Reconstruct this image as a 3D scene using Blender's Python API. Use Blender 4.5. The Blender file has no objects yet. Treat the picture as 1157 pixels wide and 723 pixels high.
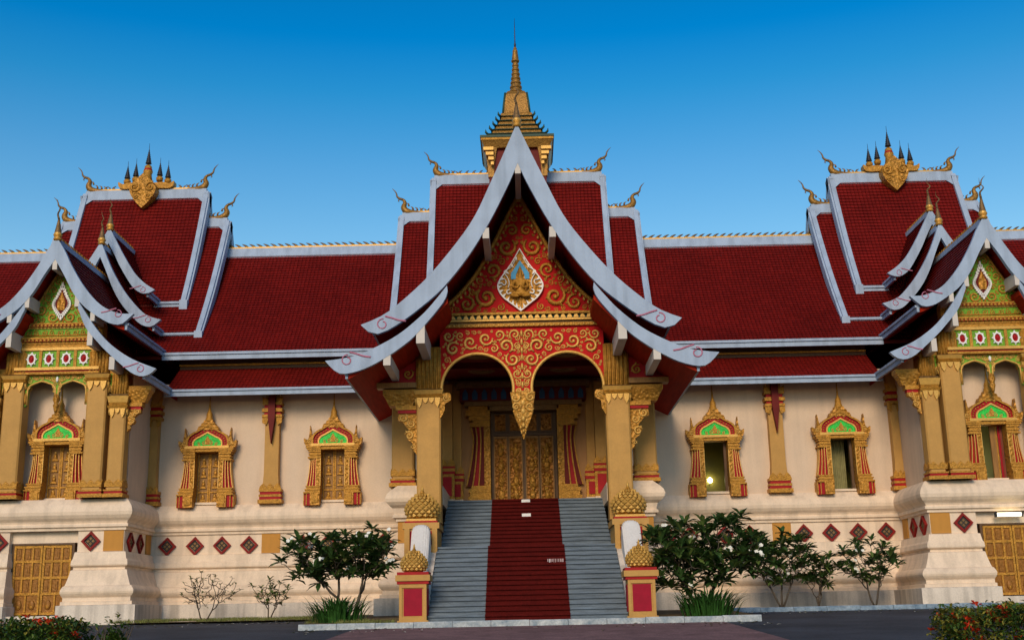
import bpy, math, random
from mathutils import Vector, Matrix, noise as mnoise
R = math.radians
PI = math.pi
C = bpy.context.scene
COL = C.collection

# ------------------------------------------------------------------ camera
cam = bpy.data.cameras.new('camera')
cam.lens = 42.0
cam.sensor_width = 36.0
cam.clip_end = 3000
camo = bpy.data.objects.new('camera', cam)
COL.objects.link(camo)
_p, _r, _y = R(14.1), R(1.18), R(0.45)
_f = Vector((-math.sin(_y) * math.cos(_p), math.cos(_y) * math.cos(_p), math.sin(_p)))
_rt = Vector((math.cos(_y), math.sin(_y), 0))
_u = _rt.cross(_f)
_r2 = math.cos(_r) * _rt - math.sin(_r) * _u
_u2 = math.sin(_r) * _rt + math.cos(_r) * _u
M = Matrix((_r2, _u2, -_f)).transposed().to_4x4()
M.translation = Vector((0, -43.4, -0.15))
camo.matrix_world = M
C.camera = camo

# ------------------------------------------------------------------ light
SUN_EL, SUN_AZ = R(27), R(191)        # direction the light comes from: behind the camera, a little to its left
w = bpy.data.worlds.new('World')
C.world = w
w.use_nodes = True
nt = w.node_tree
nt.nodes.clear()
o_ = nt.nodes.new('ShaderNodeOutputWorld')
bg = nt.nodes.new('ShaderNodeBackground')
sky = nt.nodes.new('ShaderNodeTexSky')
sky.sky_type = 'NISHITA'
sky.sun_disc = False
sky.sun_elevation = SUN_EL
sky.sun_rotation = SUN_AZ
sky.altitude = 0
sky.air_density = 1.0
sky.dust_density = 0.3
sky.ozone_density = 2.0
hs = nt.nodes.new('ShaderNodeHueSaturation')
hs.inputs['Saturation'].default_value = 1.25
hs.inputs['Hue'].default_value = 0.49
hs.inputs['Value'].default_value = 1.0
nt.links.new(sky.outputs[0], hs.inputs['Color'])
# the clear dusk sky deepens quickly with elevation: tint by the direction's height
wtc = nt.nodes.new('ShaderNodeTexCoord')
wsx = nt.nodes.new('ShaderNodeSeparateXYZ')
nt.links.new(wtc.outputs['Generated'], wsx.inputs[0])
wrp = nt.nodes.new('ShaderNodeValToRGB')
els = wrp.color_ramp.elements
els[0].position = 0.0; els[0].color = (1.25, 1.25, 1.25, 1)
els[1].position = 1.0; els[1].color = (0.20, 0.50, 0.75, 1)
for pos, c_ in ((0.27, (1.85, 1.62, 1.43, 1)), (0.36, (1.0, 1.38, 1.46, 1)), (0.42, (0.27, 1.22, 1.46, 1)), (0.46, (0.0, 1.06, 1.50, 1)), (0.62, (0.06, 0.70, 1.05, 1))):
    e_ = els.new(pos); e_.color = c_
nt.links.new(wsx.outputs[2], wrp.inputs[0])
wmx = nt.nodes.new('ShaderNodeMix')
wmx.data_type = 'RGBA'
wmx.blend_type = 'MULTIPLY'
wmx.inputs['Factor'].default_value = 1
nt.links.new(hs.outputs[0], wmx.inputs['A'])
nt.links.new(wrp.outputs[0], wmx.inputs['B'])
nt.links.new(wmx.outputs['Result'], bg.inputs[0])
nt.links.new(bg.outputs[0], o_.inputs[0])
bg.inputs[1].default_value = 0.105
sun = bpy.data.lights.new('sun', 'SUN')
sun.energy = 2.5
sun.angle = R(22)
sun.color = (1.0, 0.77, 0.53)
suno = bpy.data.objects.new('sun', sun)
COL.objects.link(suno)
_sd = Vector((math.sin(SUN_AZ) * math.cos(SUN_EL), math.cos(SUN_AZ) * math.cos(SUN_EL), math.sin(SUN_EL)))
suno.rotation_euler = _sd.to_track_quat('Z', 'Y').to_euler()
suno.location = (-20, -60, 40)
C.view_settings.view_transform = 'Standard'
C.view_settings.look = 'None'
C.view_settings.gamma = 1
C.view_settings.use_curve_mapping = False
C.view_settings.exposure = 0.0

# ------------------------------------------------------------------ materials
MATS = {}


def mat(name, col, rough=0.6, metal=0.0, var=0.12, vscale=2.0, bump=0.0, bscale=40.0, kind='noise',
        spec=0.22, stretch=(1, 1, 1), streak=0.0, emit=None, alt=None, tile=None, fine=0.0):
    m = bpy.data.materials.new(name)
    m.use_nodes = True
    n, l = m.node_tree.nodes, m.node_tree.links
    b = n['Principled BSDF']
    b.inputs['Roughness'].default_value = rough
    b.inputs['Metallic'].default_value = metal
    b.inputs['Specular IOR Level'].default_value = spec
    tc = n.new('ShaderNodeTexCoord')
    mp = n.new('ShaderNodeMapping')
    mp.inputs['Scale'].default_value = stretch
    l.new(tc.outputs['Object'], mp.inputs[0])
    nz = n.new('ShaderNodeTexNoise')
    nz.inputs['Scale'].default_value = vscale
    nz.inputs['Detail'].default_value = 6
    nz.inputs['Roughness'].default_value = 0.65
    l.new(mp.outputs[0], nz.inputs['Vector'])
    rp = n.new('ShaderNodeValToRGB')
    rp.color_ramp.elements[0].position = 0.3
    rp.color_ramp.elements[1].position = 0.7
    c2 = alt if alt else tuple(min(1, c * (1 + var)) for c in col)
    c1 = col if alt else tuple(c * (1 - var) for c in col)
    rp.color_ramp.elements[0].color = (*c1, 1)
    rp.color_ramp.elements[1].color = (*c2, 1)
    l.new(nz.outputs[0], rp.inputs[0])
    out = rp.outputs[0]

    def mul(a, fac_sock, lo, hi=1.0):
        mr = n.new('ShaderNodeMapRange')
        mr.inputs['To Min'].default_value = lo
        mr.inputs['To Max'].default_value = hi
        l.new(fac_sock, mr.inputs['Value'])
        mx = n.new('ShaderNodeMix')
        mx.data_type = 'RGBA'
        mx.blend_type = 'MULTIPLY'
        mx.inputs['Factor'].default_value = 1
        l.new(a, mx.inputs['A'])
        l.new(mr.outputs[0], mx.inputs['B'])
        return mx.outputs['Result'], mr
    if streak:
        mp2 = n.new('ShaderNodeMapping')
        mp2.inputs['Scale'].default_value = (2.2, 2.2, 0.16)
        l.new(tc.outputs['Object'], mp2.inputs[0])
        n2 = n.new('ShaderNodeTexNoise')
        n2.inputs['Scale'].default_value = 1.6
        n2.inputs['Detail'].default_value = 7
        l.new(mp2.outputs[0], n2.inputs['Vector'])
        out, mr = mul(out, n2.outputs[0], 1.0 - streak)
        mr.inputs['From Min'].default_value = 0.35
        mr.inputs['From Max'].default_value = 0.55
    if fine:
        n3 = n.new('ShaderNodeTexNoise')
        n3.inputs['Scale'].default_value = 22
        n3.inputs['Detail'].default_value = 4
        l.new(mp.outputs[0], n3.inputs['Vector'])
        out, mr = mul(out, n3.outputs[0], 1.0 - fine, 1.0 + fine)
        mr.inputs['From Min'].default_value = 0.3
        mr.inputs['From Max'].default_value = 0.7
    hsock = None
    if tile:
        uv = n.new('ShaderNodeUVMap')
        sx = n.new('ShaderNodeSeparateXYZ')
        l.new(uv.outputs[0], sx.inputs[0])

        def mth(op, a, bb=None):
            q = n.new('ShaderNodeMath')
            q.operation = op
            for i, v in enumerate((a, bb)):
                if v is None:
                    continue
                if isinstance(v, (int, float)):
                    q.inputs[i].default_value = v
                else:
                    l.new(v, q.inputs[i])
            return q.outputs[0]
        tu = mth('DIVIDE', sx.outputs[0], tile[0])
        tv = mth('DIVIDE', sx.outputs[1], tile[1])
        fu = mth('FRACT', tu)
        hsock = mth('POWER', mth('SINE', mth('MULTIPLY', fu, PI)), 0.35)
        cb = n.new('ShaderNodeCombineXYZ')
        l.new(mth('FLOOR', tu), cb.inputs[0])
        l.new(mth('FLOOR', tv), cb.inputs[1])
        wn = n.new('ShaderNodeTexWhiteNoise')
        wn.noise_dimensions = '2D'
        l.new(cb.outputs[0], wn.inputs['Vector'])
        out, mr = mul(out, wn.outputs['Value'], 0.86, 1.10)
    l.new(out, b.inputs['Base Color'])
    if bump:
        if hsock is None:
            if kind == 'carve':
                nb = n.new('ShaderNodeTexVoronoi')
                nb.feature = 'SMOOTH_F1'
                nb.inputs['Scale'].default_value = bscale
                l.new(mp.outputs[0], nb.inputs['Vector'])
                hsock = nb.outputs['Distance']
            elif kind == 'plank':
                nb = n.new('ShaderNodeTexWave')
                nb.bands_direction = 'Y'
                nb.wave_profile = 'SAW'
                nb.inputs['Scale'].default_value = bscale
                l.new(mp.outputs[0], nb.inputs['Vector'])
                hsock = nb.outputs['Fac']
            else:
                nb = n.new('ShaderNodeTexNoise')
                nb.inputs['Scale'].default_value = bscale
                nb.inputs['Detail'].default_value = 5
                l.new(mp.outputs[0], nb.inputs['Vector'])
                hsock = nb.outputs[0]
        bp = n.new('ShaderNodeBump')
        bp.inputs['Strength'].default_value = 0.9
        bp.inputs['Distance'].default_value = bump
        l.new(hsock, bp.inputs['Height'])
        l.new(bp.outputs[0], b.inputs['Normal'])
    if emit:
        b.inputs['Emission Color'].default_value = (*emit[0], 1)
        b.inputs['Emission Strength'].default_value = emit[1]
    MATS[name] = m
    return m


mat('plaster', (0.67, 0.52, 0.385), 0.85, var=0.06, vscale=0.7, bump=0.006, bscale=30, streak=0.07, fine=0.04)
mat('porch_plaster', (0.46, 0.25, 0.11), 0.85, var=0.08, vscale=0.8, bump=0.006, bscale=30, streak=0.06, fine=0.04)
mat('plinth_plaster', (0.77, 0.615, 0.465), 0.8, var=0.07, vscale=0.9, bump=0.006, bscale=24, streak=0.16, fine=0.06)
mat('base_plaster', (0.68, 0.60, 0.515), 0.85, var=0.10, vscale=1.5, bump=0.006, bscale=24, streak=0.34, fine=0.08)
mat('orange_ochre', (0.50, 0.235, 0.045), 0.7, var=0.06, vscale=2, bump=0.004, bscale=40, streak=0.06)
mat('ochre', (0.50, 0.275, 0.075), 0.6, var=0.10, vscale=2, bump=0.004, bscale=40, streak=0.05, fine=0.05)
mat('door_panel', (0.27, 0.115, 0.02), 0.45, metal=0.15, var=0.3, vscale=10, bump=0.02, bscale=16)
mat('gold', (0.44, 0.215, 0.032), 0.45, metal=0.25, var=0.35, vscale=9, bump=0.035, bscale=22)
mat('carved_gold', (0.40, 0.19, 0.028), 0.45, metal=0.25, var=0.5, vscale=12, bump=0.06, bscale=11, kind='carve')
mat('pale_gold', (0.60, 0.35, 0.085), 0.42, metal=0.25, var=0.15, vscale=9, bump=0.01, bscale=26)
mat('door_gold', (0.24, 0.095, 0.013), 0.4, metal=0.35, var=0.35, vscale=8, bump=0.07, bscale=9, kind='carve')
mat('bronze', (0.28, 0.145, 0.032), 0.42, metal=0.35, var=0.3, vscale=8, bump=0.03, bscale=14)
mat('dark_gold', (0.20, 0.12, 0.05), 0.5, metal=0.4, var=0.3, vscale=10, bump=0.02, bscale=26)
mat('red_paint', (0.34, 0.006, 0.010), 0.55, spec=0.2, var=0.15, vscale=4)
mat('bright_red', (0.46, 0.004, 0.005), 0.6, spec=0.15, var=0.15, vscale=4, bump=0.01, bscale=30)
mat('diamond_red', (0.22, 0.012, 0.010), 0.6, var=0.2, vscale=4, spec=0.2)
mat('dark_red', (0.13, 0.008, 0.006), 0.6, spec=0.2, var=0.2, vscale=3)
mat('crimson', (0.30, 0.004, 0.022), 0.65, spec=0.2, var=0.12, vscale=5)
mat('soffit', (0.30, 0.018, 0.006), 0.6, spec=0.05, var=0.3, vscale=2.0, bump=0.012, bscale=1.1, stretch=(6, 0.5, 6), fine=0.1)
mat('tile', (0.165, 0.0085, 0.006), 0.52, var=0.22, vscale=0.45, fine=0.12, bump=0.05, tile=(0.155, 0.17), spec=0.15)
mat('white_trim', (0.35, 0.44, 0.58), 0.6, var=0.08, vscale=1.3, bump=0.003, streak=0.18, fine=0.03)
mat('pink_line', (0.45, 0.16, 0.24), 0.7, var=0.1)
mat('beam_cream', (0.60, 0.55, 0.50), 0.7, var=0.06, vscale=2)
mat('green', (0.16, 0.36, 0.025), 0.45, var=0.4, vscale=7, bump=0.03, bscale=18)
mat('glass_green', (0.03, 0.55, 0.06), 0.3, var=0.4, vscale=14, bump=0.02, bscale=30)
mat('green_edge', (0.03, 0.07, 0.05), 0.5, var=0.2)
mat('blue', (0.03, 0.30, 0.60), 0.4, var=0.2, vscale=8)
mat('deep_blue', (0.02, 0.08, 0.20), 0.5, var=0.2, vscale=8)
mat('white_paint', (0.80, 0.80, 0.80), 0.5, var=0.05)
mat('vent_dark', (0.035, 0.03, 0.03), 0.7, var=0.2)
mat('wood_dark', (0.11, 0.06, 0.03), 0.5, var=0.3, vscale=6, stretch=(6, 6, .5))
mat('wood_brown', (0.28, 0.14, 0.04), 0.5, var=0.3, vscale=6, stretch=(6, 6, .5))
mat('stone', (0.125, 0.16, 0.20), 0.65, var=0.35, vscale=2.2, bump=0.004, bscale=40, stretch=(0.7, 5, 5), fine=0.15)
mat('rail_white', (0.66, 0.64, 0.62), 0.75, var=0.08, vscale=2, bump=0.012, bscale=14, fine=0.05)
mat('carpet', (0.078, 0.006, 0.005), 0.95, spec=0.1, var=0.18, vscale=3, bump=0.01, bscale=70, fine=0.2)
mat('paper', (0.8, 0.8, 0.8), 0.6, var=0.03)
mat('faded', (0.42, 0.30, 0.30), 0.8, var=0.2)
mat('asphalt', (0.048, 0.053, 0.066), 0.9, var=0.45, vscale=0.35, bump=0.012, bscale=60, fine=0.3)
mat('paver', (0.20, 0.115, 0.115), 0.85, var=0.3, vscale=1.2, bump=0.012, bscale=24, fine=0.35, streak=0.2)
mat('earth', (0.15, 0.11, 0.06), 0.95, var=0.3, vscale=1.6, bump=0.03, bscale=12, fine=0.2)
mat('ground', (0.10, 0.10, 0.05), 0.95, var=0.3, vscale=0.2, bump=0.03, bscale=8, fine=0.2)
mat('kerb_paint', (0.55, 0.57, 0.56), 0.8, vscale=3.0, alt=(0.16, 0.22, 0.27), bump=0.01, bscale=20, fine=0.15)
mat('kerb_blue', (0.30, 0.38, 0.45), 0.8, vscale=4.0, alt=(0.07, 0.13, 0.20), bump=0.01, bscale=20, fine=0.15)
mat('leaf', (0.040, 0.085, 0.022), 0.42, var=0.5, vscale=3.0)
mat('leaf_light', (0.085, 0.125, 0.028), 0.45, var=0.4, vscale=3.0)
mat('leaf_dry', (0.14, 0.14, 0.05), 0.6, var=0.35, vscale=4)
mat('strap_leaf', (0.030, 0.095, 0.018), 0.4, var=0.4, vscale=5)
mat('hedge_leaf', (0.060, 0.110, 0.016), 0.45, var=0.5, vscale=5)
mat('hedge_yellow', (0.22, 0.20, 0.03), 0.5, var=0.3, vscale=5)
mat('bark', (0.085, 0.066, 0.048), 0.9, var=0.3, vscale=8, bump=0.02, bscale=25)
mat('petal', (0.80, 0.79, 0.72), 0.6, var=0.04)
mat('red_flower', (0.62, 0.05, 0.015), 0.5, var=0.3, vscale=10)
mat('grass_blade', (0.16, 0.17, 0.045), 0.7, var=0.35, vscale=3)
mat('room_olive', (0.22, 0.20, 0.05), 0.35, var=0.25, vscale=1.0)
mat('room_lit', (0.40, 0.42, 0.25), 0.6, var=0.1)
mat('curtain', (0.23, 0.21, 0.09), 0.8, var=0.2, vscale=5)
mat('curtain_red', (0.33, 0.01, 0.02), 0.8, var=0.2, vscale=5)
mat('lamp_glow', (1, 0.9, 0.7), 0.4, emit=((1.0, 0.86, 0.45), 22.0))
mat('tube_glow', (1, 0.95, 0.8), 0.4, emit=((1.0, 0.86, 0.50), 4.0))
mat('dark_metal', (0.05, 0.05, 0.06), 0.4, metal=0.6, var=0.2)


# ------------------------------------------------------------------ mesh builder
def cr(pts, n=6):
    """Catmull-Rom through a list of points (2D or 3D tuples)."""
    P = [Vector(p) for p in pts]
    P = [P[0] * 2 - P[1]] + P + [P[-1] * 2 - P[-2]]
    out = []
    for i in range(1, len(P) - 2):
        a, b, c, d = P[i - 1], P[i], P[i + 1], P[i + 2]
        for k in range(n):
            t = k / n
            out.append(0.5 * ((2 * b) + (c - a) * t + (2 * a - 5 * b + 4 * c - d) * t * t + (3 * b - a - 3 * c + d) * t ** 3))
    out.append(P[-2])
    return out


class MB:
    def __init__(s):
        s.v, s.f, s.m, s.sm, s.uv, s.names = [], [], [], [], [], []

    def mi(s, name):
        if name not in s.names:
            s.names.append(name)
        return s.names.index(name)

    def face(s, idx, m, smooth=False, uv=None):
        s.f.append(tuple(idx)); s.m.append(s.mi(m)); s.sm.append(smooth); s.uv.append(uv)

    def box(s, x0, x1, y0, y1, z0, z1, m):
        b = len(s.v)
        s.v += [(x, y, z) for z in (z0, z1) for y in (y0, y1) for x in (x0, x1)]
        for q in ((0, 2, 3, 1), (4, 5, 7, 6), (0, 1, 5, 4), (2, 6, 7, 3), (0, 4, 6, 2), (1, 3, 7, 5)):
            s.face([b + i for i in q], m)

    def frustum(s, cx, cy, z0, z1, hx0, hy0, hx1, hy1, m):
        b = len(s.v)
        for z, hx, hy in ((z0, hx0, hy0), (z1, hx1, hy1)):
            s.v += [(cx - hx, cy - hy, z), (cx + hx, cy - hy, z), (cx + hx, cy + hy, z), (cx - hx, cy + hy, z)]
        s.face([b + 3, b + 2, b + 1, b], m); s.face([b + 4, b + 5, b + 6, b + 7], m)
        for i in range(4):
            j = (i + 1) % 4
            s.face([b + i, b + j, b + 4 + j, b + 4 + i], m)

    def prism(s, poly, d0, d1, m, axis='y', side=None, smooth=False):
        """poly: 2D outline. axis y: (x,z) extruded d0..d1 in y; axis x: (y,z) in x; axis z: (x,y) in z."""
        n = len(poly)
        b = len(s.v)
        for d in (d0, d1):
            for p in poly:
                s.v.append((p[0], d, p[1]) if axis == 'y' else (d, p[0], p[1]) if axis == 'x' else (p[0], p[1], d))
        s.face(range(b, b + n), m); s.face(range(b + 2 * n - 1, b + n - 1, -1), m)
        for i in range(n):
            j = (i + 1) % n
            s.face([b + i, b + j, b + n + j, b + n + i], side or m, smooth)

    def strip(s, a, bb, d0, d1, m, axis='y', side=None):
        """solid between two equally long curves a and bb (2D), extruded."""
        n = len(a)
        base = len(s.v)
        for d in (d0, d1):
            for cv in (a, bb):
                for p in cv:
                    s.v.append((p[0], d, p[1]) if axis == 'y' else (d, p[0], p[1]))
        A0, B0, A1, B1 = base, base + n, base + 2 * n, base + 3 * n
        for i in range(n - 1):
            s.face([A0 + i, A0 + i + 1, B0 + i + 1, B0 + i], m)
            s.face([A1 + i, B1 + i, B1 + i + 1, A1 + i + 1], m)
            s.face([A0 + i, A1 + i, A1 + i + 1, A0 + i + 1], side or m)
            s.face([B0 + i, B0 + i + 1, B1 + i + 1, B1 + i], side or m)
        s.face([A0, B0, B1, A1], side or m)
        s.face([A0 + n - 1, A1 + n - 1, B1 + n - 1, B0 + n - 1], side or m)

    def tube(s, path, rad, m, n=6, smooth=True, flat=1.0, up=None):
        P = [Vector(p) for p in path]
        k = len(P)
        if isinstance(rad, (int, float)):
            rad = [rad] * k
        b = len(s.v)
        ref = Vector(up) if up else None
        prev = None
        for i, p in enumerate(P):
            t = (P[min(i + 1, k - 1)] - P[max(i - 1, 0)])
            if t.length < 1e-9:
                t = Vector((0, 0, 1))
            t.normalize()
            if ref is not None:
                x = ref - t * ref.dot(t)
            elif prev is None:
                x = t.orthogonal()
            else:
                x = prev - t * prev.dot(t)
            if x.length < 1e-6:
                x = t.orthogonal()
            x.normalize()
            prev = x
            y = t.cross(x)
            for j in range(n):
                a = 2 * PI * j / n
                s.v.append(tuple(p + x * (math.cos(a) * rad[i] * flat) + y * (math.sin(a) * rad[i])))
        for i in range(k - 1):
            for j in range(n):
                q = (j + 1) % n
                s.face([b + i * n + j, b + i * n + q, b + (i + 1) * n + q, b + (i + 1) * n + j], m, smooth)
        s.face([b + j for j in range(n - 1, -1, -1)], m)
        s.face([b + (k - 1) * n + j for j in range(n)], m)

    def lathe(s, prof, c, m, n=16, smooth=True, square=False, sy=1.0, rot=0.0, mats=None):
        """prof: (r,z) list bottom to top."""
        if square:
            n = 4; rot = PI / 4; smooth = False
        b = len(s.v)
        k = len(prof)
        f = math.sqrt(2) if square else 1.0
        for r, z in prof:
            for j in range(n):
                a = 2 * PI * j / n + rot
                s.v.append((c[0] + r * f * math.cos(a), c[1] + r * f * sy * math.sin(a), c[2] + z))
        for i in range(k - 1):
            mm = mats[i] if mats else m
            for j in range(n):
                q = (j + 1) % n
                s.face([b + i * n + j, b + i * n + q, b + (i + 1) * n + q, b + (i + 1) * n + j], mm, smooth)
        s.face([b + j for j in range(n - 1, -1, -1)], m)
        s.face([b + (k - 1) * n + j for j in range(n)], m)

    def blob(s, c, rx, ry, rz, m, n=8, k=5):
        prof = [(max(1e-3, math.sin(PI * i / k)), -math.cos(PI * i / k)) for i in range(k + 1)]
        b = len(s.v)
        for r, z in prof:
            for j in range(n):
                a = 2 * PI * j / n
                s.v.append((c[0] + rx * r * math.cos(a), c[1] + ry * r * math.sin(a), c[2] + rz * z))
        for i in range(k):
            for j in range(n):
                q = (j + 1) % n
                s.face([b + i * n + j, b + i * n + q, b + (i + 1) * n + q, b + (i + 1) * n + j], m, True)

    def sweep(s, path, prof, m, mats=None, scl=None):
        """moulding: path of (x,y) walked with the outside on its right; prof list of (offset,z)."""
        n = len(path)
        P = [Vector(p) for p in path]
        mit = []
        scl = scl or [1] * (n - 1)
        for i in range(n):
            ns = []
            if i > 0:
                d = (P[i] - P[i - 1]).normalized(); ns.append(Vector((d.y, -d.x)) * scl[i - 1])
            if i < n - 1:
                d = (P[i + 1] - P[i]).normalized(); ns.append(Vector((d.y, -d.x)) * scl[i])
            mit.append(ns[0] if len(ns) == 1 else ns[0] + ns[1])     # all corners are square
        b = len(s.v)
        k = len(prof)
        for i in range(n):
            for o, z in prof:
                p = P[i] + mit[i] * o
                s.v.append((p.x, p.y, z))
        for i in range(n - 1):
            for j in range(k - 1):
                s.face([b + i * k + j, b + (i + 1) * k + j, b + (i + 1) * k + j + 1, b + i * k + j + 1],
                       mats[j] if mats else m)
        s.face([b + j for j in range(k)], m)
        s.face([b + (n - 1) * k + j for j in range(k - 1, -1, -1)], m)

    def roof(s, curve, d0, d1, axis, m, pitch=0.17, lip=0.038, flip=False, nseg=1):
        """tiled slope: curve of (a,z) ridge to eave, real stepped courses, extruded along the other axis."""
        pts = [Vector(p) for p in curve]
        L = [0]
        for i in range(1, len(pts)):
            L.append(L[-1] + (pts[i] - pts[i - 1]).length)

        def at(t):
            for i in range(1, len(L)):
                if t <= L[i] or i == len(L) - 1:
                    q = (t - L[i - 1]) / max(1e-9, L[i] - L[i - 1])
                    return pts[i - 1].lerp(pts[i], q), (pts[i] - pts[i - 1]).normalized()
        rows = max(1, int(L[-1] / pitch))
        row = []
        for r in range(rows):
            for t, h in ((L[-1] * r / rows, 0.0), (L[-1] * (r + 1) / rows, lip)):
                p, tg = at(t)
                nr = Vector((-tg.y, tg.x))
                if nr.y < 0:
                    nr = -nr
                row.append((p + nr * h, L[-1] * (r + (0.02 if h == 0 else 0.98)) / rows, h))
        xs = [d0 + (d1 - d0) * i / nseg for i in range(nseg + 1)]
        b = len(s.v)
        for x in xs:
            for p, t, h in row:
                s.v.append((p.x, x, p.y) if axis == 'y' else (x, p.x, p.y))
        k = len(row)
        for i in range(nseg):
            for j in range(k - 1):
                a = [b + i * k + j, b + (i + 1) * k + j, b + (i + 1) * k + j + 1, b + i * k + j + 1]
                sc = (L[-1] / rows) / pitch
                u = [(xs[i], row[j][1] / sc), (xs[i + 1], row[j][1] / sc), (xs[i + 1], row[j + 1][1] / sc), (xs[i], row[j + 1][1] / sc)]
                s.face(a, m, False, u)

    def mirror_x(s, about=0.0):
        n = len(s.v)
        s.v += [(2 * about - x, y, z) for x, y, z in s.v]
        for f, m, sm, uv in list(zip(s.f, s.m, s.sm, s.uv)):
            s.f.append(tuple(n + i for i in reversed(f))); s.m.append(m); s.sm.append(sm)
            s.uv.append(list(reversed(uv)) if uv else None)
        return s

    def build(s, name, parent=None, mirror=False, loc=None, label=None):
        if mirror:
            s.v = [(-x, y, z) for x, y, z in s.v]
            s.f = [tuple(reversed(f)) for f in s.f]
            s.uv = [list(reversed(u)) if u else None for u in s.uv]
        me = bpy.data.meshes.new(name)
        me.from_pydata(s.v, [], s.f)
        for nm in s.names:
            me.materials.append(MATS[nm])
        me.polygons.foreach_set('material_index', s.m)
        me.polygons.foreach_set('use_smooth', s.sm)
        if any(u is not None for u in s.uv):
            ul = me.uv_layers.new(name='UVMap')
            i = 0
            for u, f in zip(s.uv, s.f):
                for k in range(len(f)):
                    ul.data[i].uv = u[k] if u else (0, 0)
                    i += 1
        me.update()
        o = bpy.data.objects.new(name, me)
        COL.objects.link(o)
        if parent:
            o.parent = parent
        if loc:
            o.location = loc
        if label:
            o['label'] = label
        return o


def tag(o, label, cat, group=None, kind=None):
    if label:
        o['label'] = label
    if cat:
        o['category'] = cat
    if group:
        o['group'] = group
    if kind:
        o['kind'] = kind
    return o


def struct(o):
    o['kind'] = 'structure'
    return o


def empty(name, loc, label, cat, group=None):
    o = bpy.data.objects.new(name, None)
    o.empty_display_size = 0.2
    COL.objects.link(o)
    o.location = loc
    return tag(o, label, cat, group)


def copy_tree(o, parent=None, dx=None, loc=None):
    c = o.copy()
    COL.objects.link(c)
    if parent:
        c.parent = parent
    if loc is not None:
        c.location = loc
    for ch in o.children:
        copy_tree(ch, c)
    return c


# ------------------------------------------------------------------ ground, road, kerbs
def gz(y):
    return 0.0 if y >= -3.8 else max(-1.9, 0.0425 * (y + 3.8))


def sheet(x0, x1, ys, dz, m):
    b = MB()
    for i, y in enumerate(ys):
        b.v += [(x0, y, gz(y) + dz), (x1, y, gz(y) + dz)]
    for i in range(len(ys) - 1):
        b.face([2 * i, 2 * i + 1, 2 * i + 3, 2 * i + 2], m)
    return b


struct(sheet(-600, 600, [-600, -48.5, -3.8, 900], -0.02, 'ground').build('ground'))
struct(sheet(-60, 60, [-48, -4.9], -0.004, 'asphalt').build('road'))
# ------------------------------------------------------------------ temple root
temple = empty('temple_building', (0, 0, 0),
               'ornate cream temple with steep dark red tiled roofs, gold trim and a gilded spire', 'temple')

WX = 16.0        # centre line of each side wing


def both(fn):
    """build on the right side then mirrored on the left (real geometry, mirrored)."""
    for mir in (False, True):
        fn(mir)


# plinth profiles
def arc(o0, z0, o1, z1, bulge, n=6):
    out = []
    for i in range(n + 1):
        t = i / n
        out.append((o0 + (o1 - o0) * t + bulge * math.sin(PI * t), z0 + (z1 - z0) * t))
    return out


LOW = [(0.72, -0.4), (0.72, 0.60)] + [(0.55, 0.62), (0.55, 0.72), (0.47, 0.74), (0.47, 0.84)] + \
      arc(0.48, 0.86, 0.48, 1.22, 0.12) + [(0.42, 1.24), (0.36, 1.36), (0.28, 1.55), (0.22, 1.74), (0.12, 1.77), (0.12, 1.85), (0.22, 1.88)] + \
      [(0.24, 1.92), (0.22, 2.05), (0.16, 2.12), (0.10, 2.34), (0.0, 2.36), (0.0, 3.05)]
UP = [(0.0, 3.05), (0.07, 3.06), (0.07, 3.15), (0.15, 3.17), (0.15, 3.25), (0.10, 3.29), (0.14, 3.36), (0.24, 3.45),
      (0.31, 3.55), (0.33, 3.66), (0.30, 3.78), (0.24, 3.88), (0.17, 3.96), (0.10, 4.04), (0.04, 4.10), (-0.9, 4.12)]


def plinth_up(path, prof):
    b = MB()
    b.sweep(path, prof, 'plinth_plaster')
    return b


def plinth_half(mir):
    b = MB()
    nlow = len(LOW)
    lm = ['base_plaster' if LOW[j + 1][1] <= 0.62 else 'plinth_plaster' for j in range(nlow - 1)]
    # right half: paths are walked with the outside on the right hand (-y side when going +x)
    b.sweep([(2.75, -3.9), (4.15, -3.9), (4.15, 0), (13.45, 0), (13.45, -3), (15.0, -3), (15.0, -2.1)], LOW, 'plinth_plaster', lm, [1, 1, 1, 1, 1, .45])
    b.sweep([(17.3, -2.1), (17.3, -3), (18.65, -3), (18.65, 0), (24, 0)], LOW, 'plinth_plaster', lm, [.35, 1, 1, 1])
    up2 = [(o * 1.25, z) for o, z in UP[:-1]] + [UP[-1]]
    b.sweep([(4.15, 0), (13.45, 0), (13.45, -3), (18.65, -3), (18.65, 0), (24, 0)], UP, 'plinth_plaster')
    b.sweep([(2.75, -3.9), (4.15, -3.9), (4.15, 0.1)], [(o, z + 0.12 if z > 3.3 else z) for o, z in up2], 'plinth_plaster')
    b.box(14.9, 17.4, -2.80, -2.4, 2.68, 3.1, 'plinth_plaster')
    b.box(15.0, 17.1, -3.5, -2.6, -0.1, 0.3, 'base_plaster')
    b.build('plinth', temple, mir)


both(plinth_half)


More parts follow.
